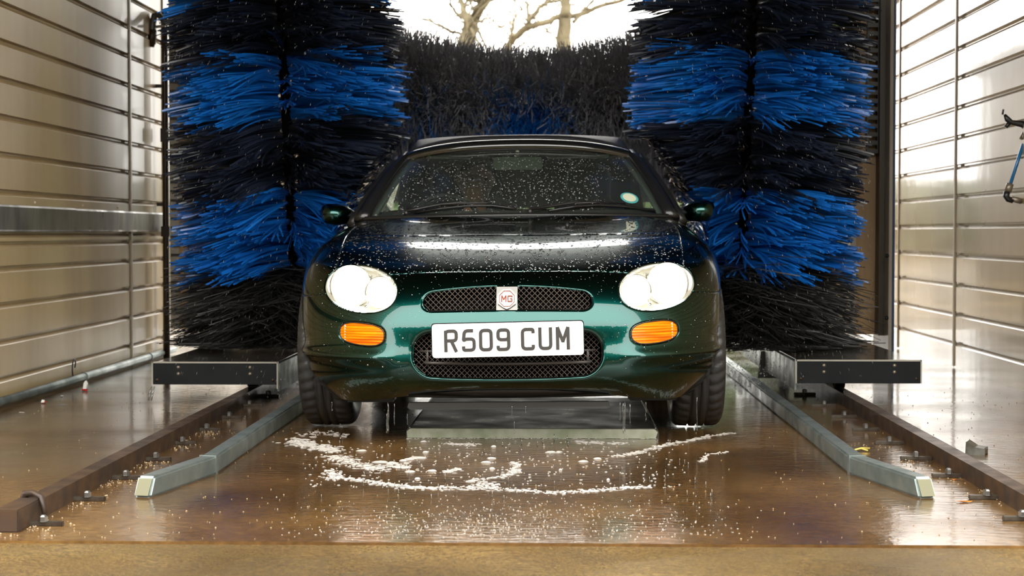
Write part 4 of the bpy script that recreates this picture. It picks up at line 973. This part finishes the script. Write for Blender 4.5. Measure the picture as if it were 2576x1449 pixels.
# ------------------------------------------------------------------ brushes
def car_limit(z):                             # half width of the car body beside the brushes
    if z < .82: return .815
    if z < 1.2: return .815 - (.815 - .59) * (z - .82) / .38
    return 0
def ribbons(P, w, side, name, m, par):
    """P: n x k x 3 centre lines; side: n x k x 3 width directions; w: n x k"""
    n, k = P.shape[:2]; L = P - side * w[..., None] / 2; Rr = P + side * w[..., None] / 2
    V = np.stack([L, Rr], 2).reshape(-1, 3); base_ = (np.arange(n) * k * 2)[:, None]; j = np.arange(k - 1)[None] * 2
    q = np.stack([base_ + j, base_ + j + 1, base_ + j + 3, base_ + j + 2], -1).reshape(-1, 4)
    o = npobj(name, V, q, m, par, smooth=True); o['kind'] = 'stuff'; return o
def side_brush(cx, cy, tilt, R0, zlo, zhi, bands, lab, seed):
    rs = np.random.RandomState(seed); root = tag(empty('side_brush', (cx, cy, zlo)), lab, 'brush', None)
    ax = np.array([math.sin(tilt), 0, math.cos(tilt)]); e1 = np.array([math.cos(tilt), 0, -math.sin(tilt)]); e2 = np.array([0., 1, 0])
    b = MB(); b.lathe([(0, -.01), (.026, -.01), (.026, zhi - zlo + .9), (0, zhi - zlo + .9)], 20); sh = b.build('shaft', M['void'], root); sh.rotation_euler = (0, tilt, 0)
    K = 7; ts = np.linspace(0, 1, K)
    for z0, z1, m, nm, fuzz in bands:
        nl = max(2, int((z1 - z0) / (.040 if not fuzz else .032))); cl = []
        for li in range(nl):
            nc = 26
            for c_ in range(nc):
                cl.append((z0 + (li + .5) * (z1 - z0) / nl + rs.normal(0, .008), (2 * PI * (c_ + .5 * (li % 2)) / nc + rs.normal(0, .10)) if fuzz else (PI / 3 * (c_ % 6) + rs.normal(0, .22)), rs.uniform(.86, 1.04), rs.normal(0, .035), rs.uniform(.6, 1.4)))
        per = 11 if not fuzz else 20
        cl = np.repeat(np.array(cl), per, 0); n = len(cl)
        h = cl[:, 0] + rs.normal(0, .006 if not fuzz else .02, n); th = cl[:, 1] + rs.normal(0, .035 if not fuzz else .09, n); Ln = cl[:, 2] * (1 + rs.normal(0, .03 if not fuzz else .09, n))
        dz = cl[:, 3] + rs.normal(0, .012 if not fuzz else .05, n); droop = cl[:, 4] * .055
        sw = rs.uniform(-.12, .12, n) + (rs.normal(0, .25, n) if fuzz else 0)
        r = .05 + (R0 - .05) * ts[None] * Ln[:, None]; tht = th[:, None] + sw[:, None] * ts[None] ** 2
        hh = h[:, None] + dz[:, None] * ts[None] - droop[:, None] * ts[None] ** 2 - np.where(fuzz, .04, .0) * ts[None]
        Pp = (r * np.cos(tht))[..., None] * e1 + (r * np.sin(tht))[..., None] * e2 + hh[..., None] * ax
        # keep clear of the car: strands fold along its flank
        wx = Pp[..., 0] + cx - CX; wy = Pp[..., 1] + cy - CY; wz = Pp[..., 2] + zlo
        lim = np.vectorize(car_limit)(wz) + .012 + rs.rand(n)[:, None] * .03; inside = (np.abs(wx) < lim) & (wy < 3.9) & (lim > .1)
        push = np.where(inside, lim - np.abs(wx), 0); sgn = np.sign(cx - CX)
        Pp[..., 0] += sgn * push; Pp[..., 1] += np.where(rs.rand(n) < .75, -1, 1)[:, None] * push * .8
        Pp[..., 2] = np.maximum(Pp[..., 2], .208 - zlo + rs.rand(n)[:, None] * .02)
        d = np.gradient(Pp, axis=1); d /= np.linalg.norm(d, axis=2, keepdims=True) + 1e-9
        rv = rs.normal(0, .55, (n, 1, 3)) + np.array([0, 0, 1.0]); sd = rv - d * (rv * d).sum(2, keepdims=True); sd /= np.linalg.norm(sd, axis=2, keepdims=True) + 1e-9
        w = (.0085 if not fuzz else .0042) * rs.uniform(.7, 1.3, n)[:, None] * (1 - .25 * ts[None] ** 3)
        ribbons(Pp, w, sd, nm, m, root)
    return root
zlo = .22
lb = side_brush(-1.265, CY + 2.42, -math.radians(2.5), .565, zlo, 1.95,
    [(0, .36, M['bsoot'], 'black_bristles', True), (.35, .72, M['bblue'], 'blue_bristles', False), (.73, 1.06, M['bblack'], 'black_bristles', False), (1.07, 1.37, M['bblue'], 'blue_bristles', False), (1.38, 1.66, M['bblack'], 'black_bristles', False), (1.67, 1.95, M['bblue'], 'blue_bristles', False)],
    'tall brush with black and blue bristle bands on the driver side, near the hooked hose', 11)
rb = side_brush(.875, CY + 2.42, math.radians(2.5), .565, zlo, 1.95,
    [(0, .37, M['bsoot'], 'black_bristles', True), (.36, .73, M['bblue'], 'blue_bristles', False), (.74, 1.06, M['bblack'], 'black_bristles', False), (1.07, 1.39, M['bblue'], 'blue_bristles', False), (1.40, 1.67, M['bblack'], 'black_bristles', False), (1.68, 1.95, M['bblue'], 'blue_bristles', False)],
    'tall brush with black and blue bristle bands on the passenger side, before the tan column', 23)
# roof brush
rs = np.random.RandomState(4); RX0, RX1, RYc, RZc, RR = -1.45, 1.12, CY + 4.15, 1.34, .52
rfb = tag(empty('roof_brush', ((RX0 + RX1) / 2, RYc, RZc)), 'wide horizontal roof brush of grey black bristles above the back of the car', 'brush')
b = MB(); b.lathe([(0, RX0 - .1), (.06, RX0 - .1), (.06, RX1 + .1), (0, RX1 + .1)], 20, 'X', (-(RX0 + RX1) / 2, 0, 0)); b.build('shaft', M['black'], rfb)
def roof_bristles(n, sel, m, nm):
    x = rs.uniform(RX0, RX1, n); th = rs.uniform(0, 2 * PI, n); keep = sel(x, th); x, th = x[keep], th[keep]; n = len(x)
    cl = np.sin(x * 70 + np.floor(th * 9) * 2.1) * .5 + .5
    Ln = RR * (.88 + .09 * cl + rs.normal(0, .022, n)) + .10 * np.clip((x + .17) / .66, -1.2, 1.2) ** 2; K = 6; ts = np.linspace(0, 1, K)
    r = .06 + (Ln - .06)[:, None] * ts; sw = rs.normal(.25, .22, n); tt = th[:, None] + sw[:, None] * ts ** 2; dx = rs.normal(0, .09, n)[:, None] * ts ** 1.5
    Pp = np.stack([x[:, None] + dx - (RX0 + RX1) / 2, r * np.cos(tt), r * np.sin(tt)], -1)
    Pp[..., 2] = np.maximum(Pp[..., 2], .93 - RZc)
    d = np.gradient(Pp, axis=1); d /= np.linalg.norm(d, axis=2, keepdims=True) + 1e-9
    rv = rs.normal(0, 1, (n, 1, 3)); sd = rv - d * (rv * d).sum(2, keepdims=True); sd /= np.linalg.norm(sd, axis=2, keepdims=True) + 1e-9
    ribbons(Pp, .0034 * rs.uniform(.6, 1.5, n)[:, None] * np.ones((1, K)), sd, nm, m, rfb)
bl = lambda x, th: (((x > -.33) & (x < .03)) | ((x > -.78) & (x < -.70))) & (np.sin(th + .1) < .42) & (np.cos(th) < .5) 
roof_bristles(46000, lambda x, th: ~bl(x, th), M['broof'], 'grey_black_bristles')
roof_bristles(60000, bl, M['bblue'], 'blue_bristles')

# ------------------------------------------------------------------ the wash gantry
gan = tag(empty('wash_gantry', (CX + .05, 8.5, 0)), 'steel wash gantry with charcoal foot covers, tan columns and cable ladders straddling the car', 'wash gantry')
G0 = Vector(gan.location)
def gb(b, name, m, par=gan, bevel=0):
    b.v = [tuple(Vector(v) - G0) for v in b.v]; return b.build(name, m, par, bevel=bevel)
a_l, b_l = at(383, 910, 6.95), at(698, 968, 6.95); a_r, b_r = at(2003, 905, 6.95), at(2317, 965, 6.95)
for (p, q, s) in ((a_l, b_l, -1), (a_r, b_r, 1)):
    x0, x1, z1, z0 = p.x, q.x, p.z, q.z
    b = MB(); b.box(x0 + .004, x1 - .004, 6.965, 9.3, z0 + .012, z1 - .003); fc = gb(b, 'foot_cover', M['covertop'], bevel=.004)
    b = MB(); b.box(x0, x1, 6.950, 6.966, z0, z1 - .004); fp = gb(b, 'front_panel', M['coverplate'], fc, .002)
    b = MB(); b.box(x0 - .001, x1 + .001, 6.948, 6.967, z1 - .006, z1); b.box(x0 - .003, x0 + .003, 6.948, 6.967, z0, z1); b.box(x1 - .003, x1 + .003, 6.948, 6.967, z0 - (.018 if s < 0 else 0), z1); gb(b, 'edge_trim', M['coveredge'], fc)
    bx = (x0 + .112, x1 - .118) if s < 0 else (x0 + .118, x1 - .112)
    for x in bx:
        for z in (z1 - .024, z1 - .052):
            b = MB(); b.lathe([(0, -.006), (.005, -.005), (.007, -.002), (.008, 0)], 10, 'Y', (x, 6.95, z)); gb(b, 'bolt', M['brassgrey'], fc)
    for x in (x0 + .02, x1 - .02):
        b = MB(); b.lathe([(0, -.005), (.005, -.004), (.007, 0)], 8, 'Y', (x, 6.95, z0 + .02)); gb(b, 'bolt', M['rust'], fc)
    rx = (xl - .025) if s < 0 else (xr + .025)
    for y in (7.25, 9.0):
        b = MB(); b.lathe([(.0, -.018), (.036, -.018), (.040, -.022), (.040, .022), (.036, .018), (0, .018)], 20, 'X', (rx, y, .0925)); b.box(rx - .03, rx + .03, y - .012, y + .012, .08, z0 + .03); gb(b, 'roller', M['darksteel'])
    # inner splash shield
    xi = x1 if s < 0 else x0
    b = MB(); b.box(xi - .004, xi + .004, 6.97, 8.9, z0 - .03, z1 - .01); gb(b, 'splash_shield', M['galv'])
# diamond deflector plate on the passenger side foot
q = at(1945, 905, 8.0); b = MB(); b.prism([(-.075, -.09), (.05, -.09), (.075, -.01), (.02, .055), (-.06, .04)], lambda x, z, d: (q.x + x, q.y + d, q.z + z), 0, .006); dfl = gb(b, 'deflector', mat('pale deflector', (.55, .55, .54), rough=.35))
b = MB(); b.box(q.x - .008, q.x + .002, q.y - .003, q.y, q.z - .05, q.z + .03); gb(b, 'slot', M['black'], dfl)
# columns
for s in (-1, 1):
    if s > 0: xa, xb, xc, xd = at(2136, 600, 8.9).x, at(2216, 600, 8.9).x, at(2216, 600, 8.9).x, at(2249, 600, 8.7).x
    else: xa, xb = at(468, 600, 9.0).x, at(448, 600, 9.0).x
    if s > 0:
        b = MB(); b.box(xa + .03, xb - .02, 8.9, 9.3, .19, 2.95); gb(b, 'column', M['ochre'])
        b = MB(); b.box(xa, xa + .03, 8.86, 8.92, .19, 2.95); gb(b, 'pale_flange', M['pale'])
        b = MB(); b.box(xb - .03, xb, 8.80, 9.0, .19, 2.95); gb(b, 'shade_channel', M['channelshade'])
        b = MB(); b.box(xc, xd - .012, 8.68, 9.1, .0, 3.0); gb(b, 'guide_post', M['pale'], bevel=.004)
        b = MB(); b.box(xd - .012, xd - .004, 8.66, 9.1, .0, 3.0); gb(b, 'post_edge', M['bluetrim'])
        b = MB(); lx0, lx1 = xb - .085, xb - .035
        b.box(lx0 - .006, lx0, 8.84, 8.87, 1.17, 2.95); b.box(lx1, lx1 + .006, 8.84, 8.87, 1.17, 2.95); z = 1.17
        while z < 2.95: b.box(lx0, lx1, 8.84, 8.87, z, z + .022); z += .045
        gb(b, 'cable_ladder', M['black'])
        for z in (.29, .62): 
            b = MB(); b.lathe([(0, -.01), (.010, -.008), (.012, 0)], 8, 'Y', (xd - .04, 8.68, z)); gb(b, 'bolt', M['black'])
    else:
        x0, x1 = at(427, 500, 9.3).x, at(449, 500, 9.3).x; x2 = at(471, 500, 9.3).x
        b = MB(); b.box(x0, x1, 9.3, 9.36, .19, 2.95); gb(b, 'pale_flange', M['pale'])
        b = MB(); z = .3; 
        while z < 2.95: b.box(x0 + .008, x1 + .01, 9.28, 9.30, z, z + .010); z += .052
        gb(b, 'cable_ladder', M['black'])
        b = MB(); b.box(x1, x2, 9.3, 9.6, .19, 2.95); gb(b, 'column', M['ochre'])
        b = MB(); b.box(x2, x2 + .20, 9.35, 9.6, .19, 2.95); gb(b, 'shade_channel', M['channelshade'])
        b = MB(); b.box(at(500, 300, 9.33).x, at(552, 300, 9.33).x, 9.33, 9.35, .19, 2.95); gb(b, 'inner_frame', M['pale'])
        b = MB(); z = .2; xa_, xb_ = at(498, 300, 9.31).x, at(540, 300, 9.31).x
        while z < 2.9: b.box(xa_, xb_, 9.30, 9.33, z, z + .20); z += .245
        gb(b, 'dark_slats', M['black'])['kind'] = 'stuff'
b = MB(); b.box(-2.25, 2.0, 8.0, 9.6, 2.55, 3.0); gb(b, 'top_housing', M['housing'])
for x, y, z0 in ((-1.37 - math.tan(math.radians(2.5)) * 2.6, CY + 2.42, 2.78), (.95 + math.tan(math.radians(2.5)) * 2.6, CY + 2.42, 2.78)):
    b = MB(); b.box(x - .10, x + .10, y - .12, 9.05, z0, z0 + .16); gb(b, 'brush_arm', M['darksteel'])
for x in (RX0 - .08, RX1 + .08):
    b = MB(); b.box(x - .03, x + .03, RYc - .06, RYc + .06, RZc - .06, 2.8); gb(b, 'roof_brush_arm', M['darksteel'])

# ------------------------------------------------------------------ trees beyond the bay
def tree(name, limbs, Y, lab, seed, ntw):
    limbs = [(a, b_ * 1.15, c * 1.15) for a, b_, c in limbs]
    rs = random.Random(seed); b = MB(); root = None; pts_all = []
    for li, (pl, r0, r1) in enumerate(limbs):
        pts = []
        for i, (cx, cy) in enumerate(pl):
            p = at(980 + cx / 3.814, cy / 3.814, Y + (0 if li == 0 else .5 * math.sin(li * 2.1 + i * .8))); pts.append(p)
        n = len(pts); dense = []
        for i in range(n - 1):
            for k in range(4): dense.append(pts[i].lerp(pts[i + 1], k / 4) + Vector((rs.gauss(0, .012), rs.gauss(0, .03), rs.gauss(0, .012))))
        dense.append(pts[-1]); rr = [r0 + (r1 - r0) * i / (len(dense) - 1) for i in range(len(dense))]
        b.tube(dense, rr, 9)
        if li: pts_all += [(p, r) for p, r in zip(dense, rr)]
    t = b.build(name, M['bark']); tag(t, lab, 'tree')
    tw = MB()
    def grow(p, d, L, r, dep):
        q = [p]
        for k in range(4):
            d = (d + Vector((rs.gauss(0, .28), rs.gauss(0, .28), rs.gauss(.03, .25)))).normalized(); q.append(q[-1] + d * L / 4)
        tw.tube(q, [r * (1 - .18 * k) for k in range(5)], 5)
        if dep:
            for k in (2, 3, 4):
                grow(q[k], (d + Vector((rs.gauss(0, .7), rs.gauss(0, .7), rs.gauss(0, .6)))).normalized(), L * .65, r * .45, dep - 1)
    for _ in range(ntw):
        p, r = rs.choice(pts_all); grow(p, Vector((rs.gauss(0, 1), rs.gauss(0, .8), rs.gauss(.15, .7))).normalized(), rs.uniform(1.0, 2.2), min(r * .4, .05), 2)
    o = tw.build('twigs', M['bark'], t); o['kind'] = 'stuff'
def base_pt(px): return px
tree('oak_tree', [([(735, 2700), (738, 900), (740, 400), (760, 300), (790, 220)], .26, .12), ([(790, 220), (855, 110), (915, 0), (960, -120), (980, -300)], .12, .07), ([(775, 260), (735, 170), (700, 70), (670, -30), (640, -250)], .085, .04),
                  ([(740, 180), (640, 120), (600, 60), (560, -40)], .045, .02), ([(720, 330), (600, 300), (480, 250), (400, 200), (300, 170), (240, 90)], .035, .014), ([(790, 360), (850, 290), (900, 190), (960, 120)], .025, .01), ([(700, 100), (740, 20), (790, -60)], .04, .02)],
     39.0, 'bare oak tree whose trunk forks above the roof brush beside the driver side brush', 5, 60)
tree('oak_tree', [([(1690, 2700), (1690, 900), (1670, 420), (1680, 200), (1690, 100), (1700, -60), (1720, -350)], .26, .09), ([(1150, 420), (1220, 340), (1290, 280), (1370, 240), (1480, 220), (1600, 170), (1800, 150), (1900, 110), (2000, 60), (2200, 10), (2400, -60)], .10, .05), ([(1310, 260), (1350, 190), (1400, 130), (1450, 60), (1520, 20), (1640, 0)], .07, .04),
                  ([(1330, 220), (1320, 60), (1300, -40)], .035, .02), ([(1480, 260), (1560, 330), (1640, 400)], .03, .02), ([(1500, 270), (1620, 290)], .012, .006), ([(1760, 220), (1850, 120), (1900, 60), (2030, -80)], .05, .03), ([(1880, 440), (1920, 340), (2000, 270), (2050, 150)], .016, .007), ([(1150, 420), (1100, 560), (1060, 900)], .10, .12)],
     49.0, 'bare oak tree with a long sweeping limb beside the passenger side brush', 9, 45)
# hedge along the far side of the yard, seen only in reflections
rs = np.random.RandomState(8); n = 9000; c_ = np.stack([rs.uniform(-14, 14, n), 58 + rs.normal(0, .5, n), np.abs(rs.beta(1.5, 1.5, n)) * 2.6], 1); a_ = rs.normal(0, .12, (n, 3)); b_ = rs.normal(0, .2, (n, 3))
V = np.stack([c_ - a_, c_ + b_, c_ + a_, c_ - b_], 1).reshape(-1, 3); tag(npobj('hedge', V, np.arange(n * 4).reshape(-1, 4), M['hedge'], smooth=False), 'long green hedge across the yard behind the bay', 'hedge', kind='stuff')

def added_hedge(name, lab, n, x0, x1, y, zt, sd, seed):  # unseen hedges added as dark shapes for the car and walls to mirror
    rs = np.random.RandomState(seed); c_ = np.stack([rs.uniform(x0, x1, n), y + rs.normal(0, .35, n), rs.beta(1.3, 1.2, n) * zt], 1); a_ = rs.normal(0, sd, (n, 3)); b_ = rs.normal(0, sd, (n, 3))
    V = np.stack([c_ - a_, c_ + b_, c_ + a_, c_ - b_], 1).reshape(-1, 3); V[:, 2] = np.maximum(V[:, 2], 0)
    tag(npobj(name, V, np.arange(n * 4).reshape(-1, 4), M['hedge'], smooth=False), lab, 'hedge', kind='stuff')
added_hedge('hedge', 'tall unseen hedge added behind the passenger side brush to darken the wall reflections', 9000, 2.6, 10, 26.5, 5.2, .22, 15)
added_hedge('hedge', 'tall unseen hedge added facing the open front of the bay to darken car reflections', 12000, -16, 16, -11, 5.0, .3, 16)
sh_ = tag(empty('added_shed', (-6.6, 26, 0)), 'unseen dark shed added behind the driver side brush to darken wall reflections', 'shed')
b = MB(); b.box(-3.8, 3.8, -2, 2, 0, 3.4); b.build('shed_wall', M['boards'], sh_)  # unseen shed, added so the wet wall has something dark to reflect
b = MB(); b.prism([(-4.0, 3.4), (4.0, 3.4), (4.0, 3.6), (0, 4.4), (-4.0, 3.6)], lambda x, z, d: (x, d, z), -2.2, 2.2); b.build('shed_roof', M['darksteel'], sh_)

# ------------------------------------------------------------------ foam, running water, spray
rnd = random.Random(12); V = []; Fc = []
def blob(p, r, h):
    n = len(V); k = 9; ph = rnd.random() * 6
    ring = [r * rnd.uniform(.35, 1.15) for _ in range(k)]; asp = rnd.uniform(.45, .9)
    for i in range(k): t = 2 * PI * i / k + ph; V.append((p.x + ring[i] * math.cos(t), p.y + ring[i] * asp * math.sin(t), .0005))
    for i in range(k): t = 2 * PI * i / k + ph; V.append((p.x + .6 * ring[i] * math.cos(t), p.y + .6 * asp * ring[i] * math.sin(t), h * .8))
    V.append((p.x, p.y, h))
    for i in range(k):
        j = (i + 1) % k; Fc.extend([(n + i, n + j, n + k + j), (n + i, n + k + j, n + k + i), (n + k + i, n + k + j, n + 2 * k)])
def ff(x, y): return onfloor(700 + x / 2.24, 960 + y / 2.24)
def arc(pts, n, spread, r0, r1):
    P = [Vector(ff(*p)) for p in pts]; Ls = [(P[i + 1] - P[i]).length for i in range(len(P) - 1)]; tot = sum(Ls)
    for _ in range(n):
        t = rnd.random() * tot; i = 0
        while t > Ls[i] and i < len(Ls) - 1: t -= Ls[i]; i += 1
        q = P[i].lerp(P[i + 1], t / Ls[i]) + Vector((rnd.gauss(0, spread), rnd.gauss(0, spread * 1.4), 0)); blob(q, rnd.uniform(r0, r1), rnd.uniform(.001, .003))
arc([(90, 330), (150, 360), (250, 370), (320, 395)], 330, .024, .004, .016)
arc([(320, 420), (400, 455), (480, 475), (560, 495), (700, 465)], 300, .022, .003, .013)
arc([(120, 300), (260, 290), (400, 310)], 60, .02, .004, .012)
arc([(290, 500), (330, 545), (450, 555), (600, 578), (750, 598), (900, 602), (1050, 600), (1200, 602)], 430, .013, .003, .010)
arc([(1200, 602), (1350, 612), (1550, 628), (1750, 618), (1950, 602), (2100, 590)], 300, .010, .0025, .008)
arc([(1050, 562), (1150, 552), (1250, 540), (1320, 518), (1350, 480), (1330, 455)], 170, .009, .003, .010)
arc([(1100, 590), (1170, 570), (1200, 600)], 50, .015, .004, .010)
arc([(1880, 425), (2050, 395), (2150, 365), (2300, 335), (2500, 295), (2570, 290)], 260, .010, .004, .012)
arc([(2380, 450), (2420, 410), (2540, 395)], 60, .006, .003, .008)
arc([(715, 322), (1100, 322), (1600, 322), (2130, 320)], 190, .006, .003, .008)
arc([(930, 510), (1040, 492)], 60, .010, .004, .010); arc([(950, 350), (1110, 355)], 80, .012, .004, .011); arc([(1680, 340), (1800, 345), (1960, 348)], 130, .012, .004, .011)
for x, y, r in ((770, 432, .035), (740, 440, .02), (800, 432, .025), (1540, 400, .030), (1580, 400, .02), (1195, 435, .018), (745, 510, .022), (690, 487, .024), (720, 485, .02), (705, 447, .016), (1800, 437, .015), (1720, 452, .018), (640, 460, .02), (580, 455, .03), (475, 392, .022), (830, 400, .012), (1215, 368, .014), (1175, 457, .02), (870, 505, .02), (500, 490, .02), (820, 340, .015), (1590, 500, .008), (1860, 555, .009), (1205, 492, .012), (785, 550, .009)):
    blob(Vector(ff(x, y)), r, .006)
for _ in range(420):
    blob(Vector(ff(rnd.uniform(150, 2300), rnd.uniform(330, 600))), rnd.uniform(.002, .006), .002)
for _ in range(900):
    q = onfloor(rnd.triangular(650, 1950, 1250), rnd.triangular(1235, 1365, 1330)); blob(q, rnd.uniform(.0008, .0028), .0015)
tag(npobj('foam', V, Fc, M['foam']), 'white soap foam drifting in arcs on the wet floor in front of the car', 'foam', kind='stuff')
# running drips from the bumper and splashes on the floor
b = MB()
def drip(px, py0, py1, Y, r):
    p = at(px, py0, Y); q = at(px, py1, Y); n = 7; b.tube([p.lerp(q, k / (n - 1)) + Vector((rnd.gauss(0, .0006), 0, 0)) for k in range(n)], [r * rnd.uniform(.5, 1.3) for _ in range(n)], 6)
for px, a_, c_, r in ((976, 1012, 1100, .0045), (973, 1040, 1105, .0035), (992, 1015, 1070, .002), (1568, 1010, 1100, .003), (1572, 1012, 1085, .0035), (1560, 1012, 1060, .002), (1585, 1015, 1070, .002), (1288, 1020, 1055, .0018), (1294, 1060, 1090, .002), (1753, 998, 1095, .0022), (1625, 1010, 1060, .0018), (835, 1010, 1035, .0016), (1322, 1020, 1040, .0015), (1025, 1040, 1070, .0014)):
    drip(px, a_, min(c_, 1090), 5.62 if c_ < 1092 else 5.66, r)
ar = at(382, 972, 6.98)
for dx in (0, .012): b.tube([ar + Vector((dx, 0, 0)), ar + Vector((dx - .008, -.01, -.03)), ar + Vector((dx - .012, -.01, -.06))], [.003, .005, .003], 6)
for _ in range(60):
    q = onfloor(rnd.uniform(800, 1800), rnd.uniform(1105, 1260)); h = rnd.uniform(.006, .025); b.tube([q, q + Vector((0, 0, h * .5)), q + Vector((0, 0, h))], [.0022, .001, .0014], 5)
tag(b.build('running_water', M['jet']), 'thin streams of water running off the bumper and splashing on the floor', 'water', kind='stuff')
rs = np.random.RandomState(31); n = 2600
px = rs.uniform(420, 2200, n); py = rs.uniform(0, 1000, n); Yd = rs.uniform(5.9, 7.2, n); pts = np.array([at(a, c, y) for a, c, y in zip(px, py, Yd)])
keep = (np.abs(pts[:, 0] - CX) > .86) | (pts[:, 2] > 1.22) | (pts[:, 1] < CY - .03); pts = pts[keep]; n = len(pts)
sl = np.where(pts[:, 0] < CX, .35, -.3) + rs.normal(0, .12, n); d = np.stack([sl, np.zeros(n), np.ones(n)], 1); d /= np.linalg.norm(d, axis=1, keepdims=True)
ln = rs.uniform(.004, .014, n)[:, None]; r = .0009 * rs.uniform(.6, 1.4, n)[:, None]
V = np.stack([pts + d * ln, pts + np.array([1., 0, 0]) * r, pts + np.array([0, 1., 0]) * r, pts - np.array([1., 0, 0]) * r, pts - np.array([0, 1., 0]) * r, pts - d * ln * .6], 1).reshape(-1, 3)
fx = np.array([(0, 1, 2), (0, 2, 3), (0, 3, 4), (0, 4, 1), (5, 2, 1), (5, 3, 2), (5, 4, 3), (5, 1, 4)])
ks = []
for cx_, cy_, s_ in ((1880, 925, 1), (1960, 930, 1), (1850, 950, 1), (725, 945, -1), (745, 975, -1)):
    c0 = at(cx_, cy_, 7.5); ks.append(np.array(c0) + rs.normal(0, 1, (260, 3)) * np.array([.06, .25, .05]))
kp = np.concatenate(ks); kp = kp[(kp[:, 2] > .02) & (np.abs(kp[:, 0] - CX) > .86)]; m_ = len(kp); rk = .0022 * rs.uniform(.4, 1.4, m_)[:, None]
V2 = np.stack([kp + np.array([0, 0, 1.5]) * rk, kp + np.array([1., 0, 0]) * rk, kp + np.array([0, 1., 0]) * rk, kp - np.array([1., 0, 0]) * rk, kp - np.array([0, 1., 0]) * rk, kp - np.array([0, 0, 1.5]) * rk], 1).reshape(-1, 3)
V = np.concatenate([V, V2]); n += m_
tag(npobj('water_spray', V, (fx[None] + (np.arange(n) * 6)[:, None, None]).reshape(-1, 3), M['spray']), 'fine drops of spray falling between the brushes and the car', 'water', kind='stuff')
